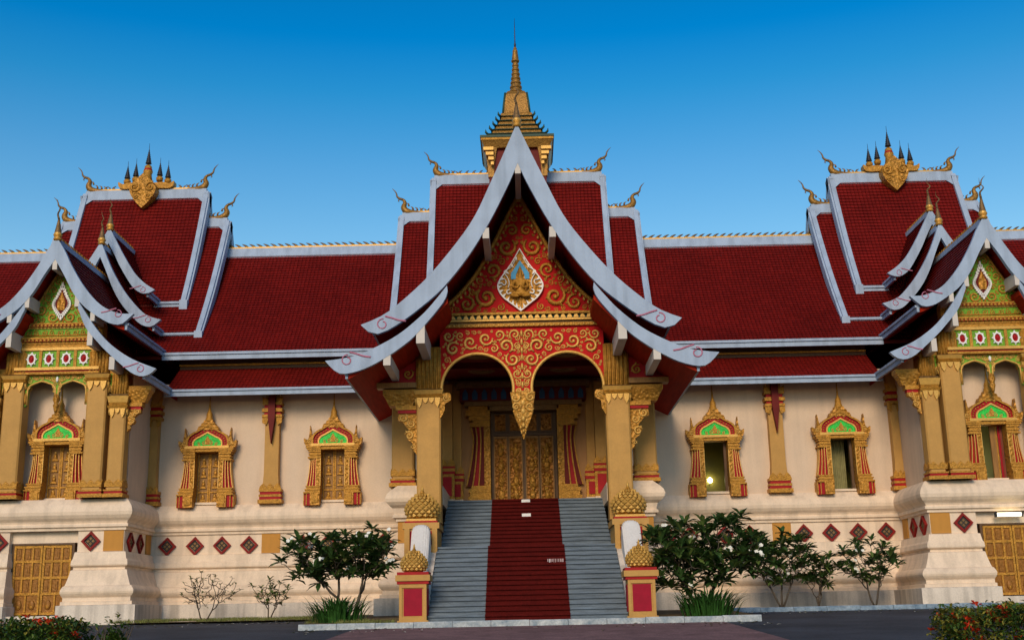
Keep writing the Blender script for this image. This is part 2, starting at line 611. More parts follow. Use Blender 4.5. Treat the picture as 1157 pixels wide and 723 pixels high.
def diamond(b, cx, cz, y, h=0.33, side=None):
    rings = [(h, 0.0, 'red_paint'), (h * 0.74, 0.02, 'dark_red'), (h * 0.62, 0.0, 'vent_dark')]
    base = None
    for r, d, m in rings:
        pts = [(cx, cz - r), (cx + r * 0.98, cz), (cx, cz + r), (cx - r * 0.98, cz)]
        if m == 'vent_dark':
            b.prism(pts, y - 0.05, y - 0.02, m)
        elif m == 'red_paint':
            q = r * 0.7
            inn = [(cx, cz - q), (cx + q * .98, cz), (cx, cz + q), (cx - q * .98, cz)]
            b.strip(pts + pts[:1], inn + inn[:1], y - 0.09, y, 'diamond_red')
    # four quatrefoil openings in gold
    q = h * 0.21
    for sx, sz in ((1, 0), (-1, 0), (0, 1), (0, -1)):
        b.prism([(cx + sx * q * 1.2 + dx * q * .8, cz + sz * q * 1.2 + dz * q * .8) for dx, dz in ((0, -1), (1, 0), (0, 1), (-1, 0))],
                y - 0.065, y - 0.05, 'dark_gold')


b = MB(); diamond(b, 0, 0, 0)
dia = b.build('diamond_vent', temple, loc=(5.1, 0.0, 2.66))
for x in (4.9 + .95, 9.93, 10.9, 11.87, 12.87, 7.1, 8.0):
    for sgn in (1, -1):
        copy_tree(dia, temple, loc=(sgn * x, 0.0, 2.66))
copy_tree(dia, temple, loc=(-5.1, 0.0, 2.66))
for x in (14.55, 17.65):
    for sgn in (1, -1):
        copy_tree(dia, temple, loc=(sgn * x, -3.0, 2.70))
for y in (-1.42, -2.45):
    for sgn in (1, -1):
        c = copy_tree(dia, temple, loc=(sgn * 13.45, y, 2.68))
        c.rotation_euler.z = -sgn * PI / 2
b = MB(); b.box(-.33, .33, -.03, .05, 2.37, 3.045, 'orange_ochre')
fb = b.build('frieze_block', temple, loc=(9.15, 0, 0))
for x, y in ((-9.15, 0), (3.85, -3.9), (-3.85, -3.9), (13.8, -3), (-13.8, -3), (3.15, -3.9), (-3.15, -3.9)):
    copy_tree(fb, temple, loc=(x, y, 0))
b = MB(); b.box(-.03, .05, -2.97, -2.45, 2.37, 3.045, 'orange_ochre')
for sgn in (1, -1):
    b2 = MB(); b2.box(-.05, .05, -.4, .1, 2.37, 3.045, 'orange_ochre')
    b2.build('frieze_block', temple, loc=(sgn * 13.45, -.32, 0))


# ------------------------------------------------------------------ walls with openings
def wall_holes(b, x0, x1, z0, z1, y0, y1, holes, m):
    """wall in the xz plane, holes = (hx0,hx1,hz0,hz1)"""
    xs = sorted(holes)
    cur = x0
    for hx0, hx1, hz0, hz1 in xs:
        b.box(cur, hx0, y0, y1, z0, z1, m)
        if hz0 > z0:
            b.box(hx0, hx1, y0, y1, z0, hz0, m)
        b.box(hx0, hx1, y0, y1, hz1, z1, m)
        cur = hx1
    b.box(cur, x1, y0, y1, z0, z1, m)


def win_hole(cx):
    return (cx - 0.43, cx + 0.43, 4.12, 6.06)


RYC = 5.0
b = MB()
wall_holes(b, -13.9, -2.75, 3.3, 8.60, 0.1, 0.55, [win_hole(-11.5), win_hole(-6.93)], 'plaster')
wall_holes(b, 2.75, 13.9, 3.3, 8.60, 0.1, 0.55, [win_hole(6.93), win_hole(11.5)], 'plaster')
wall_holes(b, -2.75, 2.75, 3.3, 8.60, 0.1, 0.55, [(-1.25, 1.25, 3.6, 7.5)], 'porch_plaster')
b.box(18.0, 24, 0.1, 0.55, 3.9, 8.60, 'plaster'); b.box(-24, -18.0, 0.1, 0.55, 3.9, 8.60, 'plaster')
b.box(-24, 24, 9.5, 10.0, 0, 9.6, 'plaster')
for s_ in (-1, 1):
    b.prism([(.55, 0), (9.5, 0), (9.5, 9.6), (RYC, 14.9), (.95, 9.6), (.55, 8.6)], min(s_ * 23.6, s_ * 23.95), max(s_ * 23.6, s_ * 23.95), 'plaster', axis='x')
b.build('wall', temple)
for sgn in (1, -1):
    b = MB()
    c = sgn * WX
    wall_holes(b, c - 2.35, c + 2.35, 4.0, 8.55, -2.4, -2.0, [win_hole(c)], 'plaster')
    b.box(c - 2.35, c - 1.95, -2.0, 0.09, 4.0, 8.55, 'plaster')
    b.box(c + 1.95, c + 2.35, -2.0, 0.09, 4.0, 8.55, 'plaster')
    b.build('wall', temple)


# ------------------------------------------------------------------ ornaments
def fringe(b, x0, x1, y, z, h, n, m='gold', d=0.05):
    """a row of small upright leaves"""
    for i in range(n):
        c = x0 + (x1 - x0) * (i + .5) / n
        wv = (x1 - x0) / n * 0.52
        b.prism([(c - wv, z), (c + wv, z), (c + wv * .8, z + h * .45), (c, z + h), (c - wv * .8, z + h * .45)], y - d, y, m)


def spiral_pts(cx, cz, Rr, s, a0, turns, n=20, rin=0.12):
    out = []
    for i in range(n + 1):
        t = i / n
        r = Rr * ((1 - t) ** 0.85 * (1 - rin) + rin)
        a = a0 + s * turns * 2 * PI * t
        out.append((cx + r * math.cos(a), cz + r * math.sin(a)))
    return out


def scroll(b, cx, cz, Rr, s, a0, y, m='gold', turns=1.35, thick=None, n=20):
    th = thick or Rr * 0.17
    th = max(0.014, th)
    sp = spiral_pts(cx, cz, Rr * .86, s, a0, turns, n)
    rad = [th * (0.55 + 0.75 * math.sin(PI * min(1, (i / n) * 1.1 + 0.05))) * (1 - .25 * i / n) for i in range(n + 1)]
    b.tube([(p[0], y - th * .4, p[1]) for p in sp], rad, m, 5)
    b.blob((sp[-1][0], y - th * .5, sp[-1][1]), th * 1.3, th, th * 1.3, m, 6, 4)
    # leaf curls leaving the outside of the stem
    for k, t in enumerate((1, 4, 8)):
        if t >= n:
            continue
        a = a0 + s * turns * 2 * PI * t / n
        px, pz = sp[t]
        ang = a + s * 0.9
        l = Rr * (0.42 - 0.07 * k)
        q = [(px, pz)]
        for i in range(1, 5):
            ang += -s * 0.38
            q.append((q[-1][0] + math.cos(ang) * l / 4, q[-1][1] + math.sin(ang) * l / 4))
        b.tube([(p[0], y - th * .3, p[1]) for p in q], [th * .9, th * .95, th * .75, th * .5, th * .15], m, 5)


def scroll_fill(b, inside, x0, x1, z0, z1, y, seed, radii, m='gold', tries=900, sym=True, gap=0.90):
    """pack spiral scrolls of falling size into a region, mirrored about x=0"""
    rnd = random.Random(seed)
    cs = []
    for Rr in radii:
        for _ in range(tries):
            x, z = rnd.uniform(x0, x1), rnd.uniform(z0, z1)
            if sym and x - Rr * .9 < 0:
                continue
            if not all(inside(x + Rr * .9 * math.cos(a), z + Rr * .9 * math.sin(a)) for a in [k * PI / 4 for k in range(8)]):
                continue
            if any((x - q[0]) ** 2 + (z - q[1]) ** 2 < (gap * (Rr + q[2])) ** 2 for q in cs):
                continue
            cs.append((x, z, Rr))
    for i, (x, z, Rr) in enumerate(cs):
        s = 1 if rnd.random() < .5 else -1
        a0 = rnd.uniform(0, 2 * PI)
        nn = 18 if Rr > .12 else 11
        scroll(b, x, z, Rr, s, a0, y, m, 1.35, n=nn)
        if sym:
            scroll(b, -x, z, Rr, -s, PI - a0, y, m, 1.35, n=nn)
    return cs


def col_base(b, w, d, z, h=0.55, cx=0, cy=0):
    """stepped red and gold base with a leaf fringe; w,d half sizes of the shaft"""
    e = 0.03
    lay = [('gold', .22, e + .05), ('red_paint', .15, e - .0), ('gold', .10, e + .02), ('red_paint', .16, e - .05), ('gold', .12, e)]
    zz = z
    for m, t, o in lay:
        hh = h * 0.75 * t / .75
        b.box(cx - w - o, cx + w + o, cy - d - o, cy + d + o, zz, zz + hh, m)
        zz += hh
    for k in range(4):
        wv = (w + e) if k % 2 == 0 else (d + e)
        n = max(2, round(wv * 2 / 0.26))
        if k == 0:
            fringe(b, cx - w - e, cx + w + e, cy - d - e + .05, zz, h * .34, n, 'gold')
        elif k == 2:
            fringe(b, cx - w - e, cx + w + e, cy + d + e, zz, h * .34, n, 'gold')
        else:
            sx = 1 if k == 1 else -1
            for i in range(n):
                c = cy - d - e + (2 * (d + e)) * (i + .5) / n
                ww = (d + e) / n * 1.04
                b.prism([(c - ww, zz), (c + ww, zz), (c + ww * .8, zz + h * .15), (c, zz + h * .34), (c - ww * .8, zz + h * .15)],
                        cx + sx * (w + e) - (.05 if sx > 0 else 0), cx + sx * (w + e) + (0 if sx > 0 else .05), 'gold', axis='x')


def capital(b, w, d, z0, z1, zt):
    """leaf band below z0, plain gold cushion z0..z1, fluted block z1..zt"""
    fr = 0.26
    n = max(3, round(w * 2 / .2))
    for i in range(n):
        c = -w + 2 * w * (i + .5) / n
        ww = w / n * .95
        ln = fr * (1.25 if i in (0, n - 1) else .7)
        for yy in ((-d - .06, -d + .01), (d - .01, d + .06)):
            b.prism([(c - ww, z0), (c + ww, z0), (c + ww * .7, z0 - ln * .6), (c, z0 - ln), (c - ww * .7, z0 - ln * .6)], yy[0], yy[1], 'pale_gold')
    nd = max(3, round(d * 2 / .2))
    for i in range(nd):
        c = -d + 2 * d * (i + .5) / nd
        ww = d / nd * .95
        for xx in ((-w - .06, -w + .01), (w - .01, w + .06)):
            b.prism([(c - ww, z0), (c + ww, z0), (c + ww * .7, z0 - fr * .5), (c, z0 - fr * .8), (c - ww * .7, z0 - fr * .5)], xx[0], xx[1], 'pale_gold', axis='x')
    h = z1 - z0
    b.frustum(0, 0, z0, z0 + h * .2, w + .05, d + .05, w + .09, d + .09, 'gold')
    b.frustum(0, 0, z0 + h * .2, z0 + h * .42, w + .02, d + .02, w + .06, d + .06, 'red_paint' if h > .5 else 'gold')
    b.frustum(0, 0, z0 + h * .42, z0 + h * .85, w + .05, d + .05, w + .10, d + .10, 'pale_gold')
    b.frustum(0, 0, z0 + h * .85, z1, w + .02, d + .02, w + .05, d + .05, 'dark_gold')
    b.box(-w + .03, w - .03, -d + .03, d - .03, z1, zt, 'gold')
    for i in range(6):
        c = -w + 2 * w * (i + .5) / 6
        b.tube([(c, -d + .03, z1 + .02), (c, -d + .03, zt - .02)], w / 6 * .8, 'gold', 6)
    for i in range(5):
        c = -d + 2 * d * (i + .5) / 5
        for sx in (-1, 1):
            b.tube([(sx * (w - .03), c, z1 + .02), (sx * (w - .03), c, zt - .02)], d / 5 * .8, 'gold', 6)


def bracket(b, w, d, zt, zb, out, z_corn):
    """side bracket on the +x face: cornice and hanging scroll"""
    x0 = w + .02
    b.box(x0, x0 + out, -d + .1, d, zt, zt + .16, 'gold')
    b.frustum(x0 + out / 2 - .04, 0, z_corn, zt, out / 2 - .16, d - .14, out / 2 + .02, d - .02, 'carved_gold')
    b.box(x0, x0 + out * .62, -d + .14, d - .05, z_corn - .14, z_corn, 'gold')
    b.box(x0, x0 + out * .55, -d + .18, d - .1, z_corn - .24, z_corn - .14, 'red_paint')
    hh = z_corn - .24 - zb
    pr = [(x0, z_corn - .24), (x0 + out * .55, z_corn - .24), (x0 + out * .56, z_corn - .24 - hh * .16), (x0 + out * .40, z_corn - .24 - hh * .22),
          (x0 + out * .22, z_corn - .24 - hh * .42), (x0 + out * .33, z_corn - .24 - hh * .52), (x0 + out * .26, z_corn - .24 - hh * .64),
          (x0 + out * .12, z_corn - .24 - hh * .72), (x0 + out * .10, z_corn - .24 - hh * .9), (x0, zb)]
    b.prism(pr, -d * .35, d * .35, 'carved_gold')
    y = -d * .35
    scroll(b, x0 + out * .40, z_corn - .24 - hh * .10, out * .16, 1, 2.0, y, 'pale_gold', n=14)
    scroll(b, x0 + out * .15, z_corn - .24 - hh * .25, out * .15, -1, 1.0, y, 'pale_gold', n=14)
    scroll(b, x0 + out * .22, z_corn - .24 - hh * .54, out * .16, 1, 0.3, y, 'pale_gold', n=14)
    scroll(b, x0 + out * .09, z_corn - .24 - hh * .80, out * .09, -1, 0.3, y, 'pale_gold', n=12)


def column(name, x, y, w, d, z0, z_cap, z_cap1, zt, base=True, brk=None, shaft_m='ochre'):
    b = MB()
    ch = 0.05
    pr = [(-w + ch, -d), (w - ch, -d), (w, -d + ch), (w, d - ch), (w - ch, d), (-w + ch, d), (-w, d - ch), (-w, -d + ch)]
    b.prism(pr, z0, z_cap, shaft_m, axis='z')
    o = b.build(name, temple, loc=(x, y, 0))
    q = MB(); capital(q, w, d, z_cap, z_cap1, zt)
    if name == 'pilaster':
        pass
    q.build('capital', o)
    if base:
        q = MB(); col_base(q, w, d, z0)
        q.build('base', o)
    if brk:
        q = MB(); bracket(q, w, d, *brk)
        q.build('bracket', o, mirror=x < 0)
    return o


# porch columns
for sgn in (1, -1):
    column('column', sgn * 3.03, -5.22, 0.385, 0.38, 2.86, 6.83, 7.12, 8.5, base=False, brk=(6.98, 5.05, 1.08, 6.62))
    column('column', sgn * 4.05, -3.35, 0.37, 0.36, 4.22, 7.3, 7.6, 8.4)
    for wx_, xx, zb_ in ((.19, 2.78, 5.0), (.15, 2.43, 4.75)):
        b = MB()
        yy = -.3 if wx_ > .16 else -.1
        b.box(xx - wx_, xx + wx_, yy, .1, 3.95, 8.3, 'ochre')
        o = b.build('pilaster', temple, mirror=sgn < 0)
        q = MB()
        q.box(xx - wx_ - .07, xx + wx_ + .07, yy - .07, .1, 3.95, 4.1, 'plinth_plaster')
        q.box(xx - wx_ - .06, xx + wx_ + .06, yy - .06, .1, 4.1, zb_, 'gold')
        q.box(xx - wx_ + .03, xx + wx_ - .03, yy - .09, yy - .05, 4.2, zb_ - .1, 'red_paint')
        q.box(xx - wx_ - .09, xx + wx_ + .09, yy - .09, .1, zb_, zb_ + .1, 'red_paint')
        q.box(xx - wx_ - .1, xx + wx_ + .1, yy - .1, .1, zb_ + .1, zb_ + .2, 'gold')
        q.box(xx - wx_ - .09, xx + wx_ + .09, yy - .09, .1, zb_ + .2, zb_ + .28, 'red_paint')
        fringe(q, xx - wx_ - .1, xx + wx_ + .1, yy - .03, zb_ + .28, .28, 2, 'gold', .08)
        q.build('base', o, mirror=sgn < 0)
    for off, w_, zc, zc1, zt_, brk in ((-1.43, .34, 8.08, 8.36, 9.15, None), (1.43, .34, 8.08, 8.36, 9.15, None)):
        column('column', sgn * WX + off, -3.05 + .0, w_, .30, 4.12, zc, zc1, zt_)
    for off in (-2.185, 2.185):
        sg2 = 1 if off > 0 else -1
        o = column('column', sgn * WX + off, -3.05, .27, .27, 4.12, 7.12, 7.62, 8.35)
        q = MB(); bracket(q, .27, .27, 7.75, 6.35, .78, 7.35)
        q.build('bracket', o, mirror=sg2 < 0)


# flat pilasters on the long wall
def wall_pilaster(x, y, wv, ztop=8.0, dagger=True):
    b = MB()
    wt = wv * 0.86
    b.prism([(-wv, 4.6), (wv, 4.6), (wt, 5.2), (wt, 7.25), (wt, ztop + .5), (-wt, ztop + .5), (-wt, 7.25), (-wt, 5.2)], -.22, 0.1, 'ochre')
    o = b.build('pilaster', temple, loc=(x, y, 0))
    q = MB()
    e = .07
    zz = 4.1
    for m, t, ex in (('gold', .14, .13), ('red_paint', .1, .08), ('gold', .08, .10), ('red_paint', .1, .07), ('gold', .1, .1)):
        q.box(-wv - ex, wv + ex, -.22 - ex, .1, zz, zz + t, m)
        zz += t
    fringe(q, -wv - .09, wv + .09, -.25, zz, .2, 3, 'gold', .06)
    q.build('base', o)
    q = MB()
    for z0, z1, m, ex in ((7.22, 7.32, 'gold', .1), (7.32, 7.42, 'red_paint', .04), (7.42, 7.55, 'gold', .11), (7.55, 7.68, 'red_paint', .04), (7.68, 7.78, 'gold', .1)):
        q.box(-wt - ex, wt + ex, -.24 - ex, .1, z0, z1, m)
    for sx in (-1, 1):
        q.prism([(sx * wt * .45, 7.22), (sx * (wt + .1), 7.22), (sx * (wt + .1), 7.02), (sx * wt * .8, 6.94)], -.30, -.22, 'gold')
        q.prism([(sx * wt * .45, 7.78), (sx * (wt + .1), 7.78), (sx * (wt + .12), 8.0), (sx * wt * .8, 7.9)], -.30, -.22, 'gold')
    if dagger:
        q.prism([(-.12, 8.3), (-.13, 7.2), (0, 6.25), (.13, 7.2), (.12, 8.3)], -.44, -.22, 'dark_red')
    q.build('capital', o)


for x in (9.18, -9.18):
    wall_pilaster(x, 0, .3)
for x in (13.5, -13.5):
    wall_pilaster(x, 0, .17, dagger=False)


# ------------------------------------------------------------------ windows
def ogee(hw, h, z0, n=18, pw=1.0):
    """pointed cusped arch outline from left foot to right foot, apex in the middle"""
    pts = []
    for i in range(n + 1):
        t = i / n                       # 0 foot .. 1 apex
        a = t * PI / 2
        lobe = 1 + .07 * (abs(math.sin(a * 3)) - .5) * (1 - t * .4)
        x = hw * math.cos(a) ** .9 * lobe
        z = z0 + h * (.80 * math.sin(a) ** .95 * lobe + .20 * t ** 7)
        pts.append((-x, z))
    return pts + [(-p[0], p[1]) for p in reversed(pts[:-1])]


def window_frame_mesh():
    b = MB()
    for s in (-1, 1):
        def bx(x0, x1, y0, y1, z0, z1, m):
            b.box(min(s * x0, s * x1), max(s * x0, s * x1), y0, y1, z0, z1, m)
        # foot blocks
        bx(.44, .78, -.44, .1, -.06, .36, 'carved_gold')
        bx(.50, .72, -.47, -.43, .02, .32, 'gold')
        bx(.78, .90, -.38, .1, -.06, .36, 'red_paint')
        bx(.90, .93, -.40, .1, -.06, .36, 'gold')
        bx(.93, 1.0, -.34, .1, -.06, .36, 'red_paint')
        bx(1.0, 1.03, -.36, .1, -.06, .36, 'gold')
        zz = .36
        for t, x1, yy in ((.05, 1.02, -.44), (.06, .96, -.40), (.05, .99, -.42), (.06, .93, -.36), (.05, .96, -.38)):
            bx(.43, x1, yy, .1, zz, zz + t, 'gold')
            zz += t
        z0, z1 = zz, 1.62
        # patterned inner jamb
        bx(.43, .60, -.33, .1, z0, z1, 'carved_gold')
        bx(.43, .455, -.35, -.33, z0, z1, 'pale_gold'); bx(.585, .61, -.35, -.33, z0, z1, 'pale_gold')
        # concave red and gold bands

        def cx(t, k):
            return .61 + (k * .078) * (1 + .50 * (1 - t) ** 1.8)
        N = 8
        for k in range(3):
            a = [(s * cx(i / N, k), z0 + (z1 - z0) * i / N) for i in range(N + 1)]
            c = [(s * (cx(i / N, k + 1) - .026), z0 + (z1 - z0) * i / N) for i in range(N + 1)]
            d = [(s * cx(i / N, k + 1), z0 + (z1 - z0) * i / N) for i in range(N + 1)]
            yv = -.29 + .06 * k
            b.strip(a, c, yv, .1, 'red_paint')
            b.strip(c, d, yv - .05, .1, 'pale_gold')
        zz = z1
        for t, x1, yy in ((.06, .90, -.36), (.05, .83, -.33), (.07, .87, -.36), (.05, .82, -.33), (.08, .88, -.37), (.06, .93, -.40), (.07, .97, -.42)):
            bx(.43, x1, yy, .1, zz, zz + t, 'gold')
            zz += t
        # corner flame
        fl = cr([(s * .72, 2.08), (s * 1.0, 2.10), (s * 1.06, 2.36), (s * .92, 2.30), (s * .86, 2.52), (s * .84, 2.82), (s * .78, 2.50), (s * .70, 2.36)], 3)
        b.prism(fl, -.34, -.10, 'carved_gold')
        scroll(b, s * .84, 2.26, .12, s, .5, -.34, 'pale_gold', n=12)
    b.box(-.80, .80, -.42, .1, 2.06, 2.15, 'pale_gold')
    b.box(-.44, .44, -.36, .1, 1.94, 2.06, 'gold')
    return b


def window_pediment_mesh():
    b = MB()
    o1 = ogee(.80, .80, 2.15)
    o2 = ogee(.73, .72, 2.15)
    o3 = ogee(.56, .52, 2.15)
    o4 = ogee(.51, .46, 2.15)
    b.prism(o2, -.30, .1, 'red_paint')
    b.strip(o1, o2, -.37, .1, 'gold')
    b.strip(o3, o4, -.36, -.29, 'pale_gold')
    b.prism(o4, -.325, -.29, 'glass_green')
    # beads on the red band and tracery on the green glass
    mid = ogee(.645, .62, 2.15)
    for p in mid[2:-2:2]:
        b.blob((p[0], -.31, p[1]), .03, .03, .03, 'gold', 6, 4)
    for cx_, cz, rr, s in ((.14, 2.27, .10, 1), (-.14, 2.27, .10, -1), (.30, 2.23, .07, -1), (-.30, 2.23, .07, 1)):
        scroll(b, cx_, cz, rr, s, 1.4, -.325, 'pale_gold', n=11)
    b.prism([(-.07, 2.2), (.07, 2.2), (.09, 2.36), (0, 2.52), (-.09, 2.36)], -.345, -.32, 'gold')
    # stupa top
    b.prism([(-.40, 2.74), (-.36, 2.86), (-.27, 2.90), (-.25, 2.98), (-.18, 3.01), (-.16, 3.10), (.16, 3.10), (.18, 3.01), (.25, 2.98), (.27, 2.90), (.36, 2.86), (.40, 2.74)], -.34, -.02, 'carved_gold')
    b.lathe([(.15, 3.05), (.17, 3.10), (.13, 3.14), (.14, 3.18), (.11, 3.22), (.115, 3.32), (.09, 3.40), (.055, 3.44), (.065, 3.47), (.045, 3.5), (.032, 3.62), (.04, 3.64), (.026, 3.7), (.014, 4.0)],
            (0, -.2, 0), 'gold', 10)
    return b


def shutter_mesh(side):
    b = MB()
    x0, x1 = (-.42, -.005) if side < 0 else (.005, .42)
    b.box(x0, x1, .16, .22, .14, 2.0, 'wood_brown')
    for a, c in ((x0, x0 + .05), (x1 - .05, x1)):
        b.box(a, c, .12, .16, .14, 2.0, 'gold')
    for z in (.14, .50, 1.95):
        b.box(x0 + .05, x1 - .05, .12, .16, z, z + .05, 'gold')
    cx_ = (x0 + x1) / 2
    for z, hh in ((.26, .12), (.72, .2), (1.12, .2), (1.5, .22)):
        b.blob((cx_, .15, z + .08), .07, .05, .13, 'carved_gold', 8, 5)
        b.blob((cx_, .14, z + hh), .045, .04, .05, 'pale_gold', 8, 5)
        b.prism([(cx_ - .12, z - .06), (cx_ + .12, z - .06), (cx_ + .08, z + .01), (cx_ - .08, z + .01)], .11, .16, 'gold')
    return b


proto = {}


def window(x, y, closed, z=4.06):
    if 'f' not in proto:
        o = window_frame_mesh().build('window', temple, loc=(x, y, z))
        proto['f'] = o
        window_pediment_mesh().build('pediment', o)
        q = MB(); q.box(-.42, .42, -.1, .3, .06, .14, 'plinth_plaster'); q.build('sill', o)
    else:
        f = proto['f']
        o = f.copy(); COL.objects.link(o); o.location = (x, y, z)
        for ch in f.children:
            if ch.name.split('.')[0] in ('pediment', 'sill'):
                c = ch.copy(); COL.objects.link(c); c.parent = o
    if closed:
        for s in (-1, 1):
            if ('s', s) not in proto:
                proto[('s', s)] = shutter_mesh(s).build('shutter', o)
            else:
                c = proto[('s', s)].copy(); COL.objects.link(c); c.parent = o
    return o


for x in (-6.93, -11.5):
    window(x, 0, True)
window(-WX, -2.5, True)
# closed
w1 = window(6.93, 0, False)
w2 = window(11.5, 0, False)
w3 = window(WX, -2.5, False)
# rooms seen through the three open windows
for (cx_, y0, m, wn) in ((6.93, .56, 'room_olive', w1), (11.5, .56, 'room_olive', w2), (WX, -1.99, 'room_lit', w3)):
    b = MB()
    dx_, dep = 1.1, 1.8
    b.box(cx_ - dx_ - .1, cx_ - dx_, y0, y0 + dep, 3.9, 6.7, m)
    b.box(cx_ + dx_, cx_ + dx_ + .1, y0, y0 + dep, 3.9, 6.7, m)
    b.box(cx_ - dx_, cx_ + dx_, y0 + dep, y0 + dep + .1, 3.9, 6.7, m)
    b.box(cx_ - dx_, cx_ + dx_, y0, y0 + dep, 6.6, 6.7, m)
    b.box(cx_ - dx_, cx_ + dx_, y0, y0 + dep, 3.85, 3.95, 'wood_dark')
    b.build('room_wall', temple)
    q = MB()
    for a, c_ in ((-.42, -.38), (.33, .42)):
        q.box(a, c_, .05, .2, .14, 2.0, 'wood_dark')
    q.box(-.38, .33, .05, .2, 1.95, 2.0, 'wood_dark')
    q.build('casing', wn)
b = MB(); b.blob((0, 0, 0), .085, .085, .10, 'lamp_glow', 12, 8)
b.tube([(0, .03, -.08), (0, .1, -.14), (0, .16, -.14)], .02, 'dark_metal')
tag(b.build('wall_lamp', None, loc=(7.04, 2.2, 4.86)), 'glowing globe lamp on the room wall behind the open window right of the porch', 'lamp')
b = MB()
pa = []
for i in range(25):
    t = i / 24
    pa.append((-.42 + .72 * t, .62 + .05 * math.sin(t * 34)))
b.strip([(p[0], p[1]) for p in pa], [(p[0], p[1] + .02) for p in pa], 0, 0, 'curtain')
bb = MB()
n = len(pa)
for z in (4.16, 6.1):
    bb.v += [(p[0], p[1], z) for p in pa]
    bb.v += [(p[0], p[1] + .015, z) for p in pa]
for i in range(n - 1):
    bb.face([i, i + 1, 2 * n + i + 1, 2 * n + i], 'curtain', True)
    bb.face([n + i, 3 * n + i, 3 * n + i + 1, n + i + 1], 'curtain', True)
tag(bb.build('curtain', None, loc=(11.5, 0, 0)), 'olive pleated curtain hanging in the second open window right of the porch', 'curtain')
b = MB(); b.box(.02, .2, .1, .17, .14, 1.95, 'wood_brown'); b.box(.2, .25, .09, .18, .14, 1.95, 'gold')
b.build('shutter', w3, label='brown shutter leaf standing ajar')
b = MB()
pa = [(.26 + .14 * i / 10, .06 + .03 * math.sin(i * 1.9)) for i in range(11)]
for z in (.14, 1.94):
    b.v += [(p[0], p[1], z) for p in pa]
for i in range(10):
    b.face([i, i + 1, 12 + i, 11 + i], 'curtain_red', True)
tag(b.build('curtain', None, loc=(WX, -2.5, 4.06)), 'red curtain gathered at the edge of the open window in the right wing', 'curtain')
b = MB(); b.blob((0, 0, 0), .1, .06, .22, 'lamp_glow', 10, 8); b.box(-.1, .1, .05, .12, -.15, .15, 'dark_metal')
tag(b.build('wall_lamp', None, loc=(WX + .05, -.6, 5.0)), 'small glowing lamp on the room wall behind the open window of the right wing', 'lamp')


# ------------------------------------------------------------------ lower doors in the wings
def panel_door(sgn):
    c = sgn * 16.22
    b = MB()
    b.box(c - 1.05, c + 1.05, -2.730, -2.580, .32, 2.70, 'wood_dark')
    b.box(c - 1.05, c + 1.05, -2.790, -2.730, 2.62, 2.70, 'wood_dark')
    b.box(c - 1.05, c - .97, -2.790, -2.730, .32, 2.62, 'wood_dark'); b.box(c + .97, c + 1.05, -2.790, -2.730, .32, 2.62, 'wood_dark')
    o = b.build('cellar_door', temple)
    for s in (-1, 1):
        q = MB()
        x0, x1 = (c - .965, c - .012) if s < 0 else (c + .012, c + .965)
        q.box(x0, x1, -2.770, -2.730, .34, 2.60, 'door_panel')
        wv = (x1 - x0)
        for k in range(4):
            xx = x0 + wv * k / 3
            xx = min(max(xx, x0 + .035), x1 - .035)
            if k in (1, 2):
                q.box(xx - .03, xx + .03, -2.815, -2.770, 1.06, 2.60, 'gold')
            else:
                q.box(xx - .035, xx + .035, -2.815, -2.770, .34, 2.60, 'gold')
        q.box((x0 + x1) / 2 - .03, (x0 + x1) / 2 + .03, -2.815, -2.770, .44, .98, 'gold')
        for z in (.34, .98, 1.50, 2.04, 2.52):
            q.box(x0 + .07, x1 - .07, -2.810, -2.770, z, z + .08, 'gold')
        for i in range(3):
            for z in (1.06, 1.58, 2.12):
                xa = x0 + wv * i / 3 + .06
                xb = x0 + wv * (i + 1) / 3 - .06
                q.box(xa + .035, xb - .035, -2.800, -2.770, z + .05, z + .37, 'door_panel')
                q.box(xa + .085, xb - .085, -2.815, -2.800, z + .12, z + .30, 'door_panel')
        for i in range(2):
            cxx = x0 + wv * (.27 + .46 * i)
            q.blob((cxx, -2.780, .66), .11, .04, .17, 'door_panel', 8, 5)
            q.blob((cxx, -2.790, .60), .05, .04, .07, 'gold', 8, 5)
        q.build('door_leaf', o)


panel_door(1); panel_door(-1)

# ------------------------------------------------------------------ porch door
b = MB()
for s in (-1, 1):
    def bx(x0, x1, y0, y1, z0, z1, m):
        b.box(min(s * x0, s * x1), max(s * x0, s * x1), y0, y1, z0, z1, m)
    zz = 3.95
    for t, x1, yy in ((.22, 2.05, -.32), (.16, 1.98, -.28), (.12, 2.02, -.3), (.12, 1.92, -.26)):
        bx(1.22, x1, yy, .1, zz, zz + t, 'gold'); zz += t
    z0, z1 = zz, 6.72
    bx(1.22, 1.45, -.22, .1, z0, z1, 'carved_gold')

    def cx(t, k):
        return 1.45 + k * .13 * (1 + 0.75 * (1 - t) ** 2 + .25 * max(0, t - .8) * 5)
    N = 12
    for k in range(3):
        a = [(s * cx(i / N, k), z0 + (z1 - z0) * i / N) for i in range(N + 1)]
        c = [(s * (cx(i / N, k + 1) - .045), z0 + (z1 - z0) * i / N) for i in range(N + 1)]
        d = [(s * cx(i / N, k + 1), z0 + (z1 - z0) * i / N) for i in range(N + 1)]
        yv = -.18 + .06 * k
        b.strip(a, c, yv, .1, 'dark_red' if k != 1 else 'red_paint')
        b.strip(c, d, yv - .05, .1, 'gold')
    zz = z1
    for t, x1, yy in ((.12, 1.95, -.26), (.1, 1.85, -.24), (.16, 1.98, -.3), (.2, 2.1, -.36), (.16, 2.0, -.3)):
        bx(1.22, x1, yy, .1, zz, zz + t, 'gold'); zz += t
b.box(-1.3, 1.3, -.3, .1, 7.28, 7.46, 'dark_gold')
b.box(-2.15, 2.15, -.4, .1, 7.46, 7.62, 'dark_gold')
b.box(-2.3, 2.3, -.5, .1, 7.62, 8.1, 'dark_red')
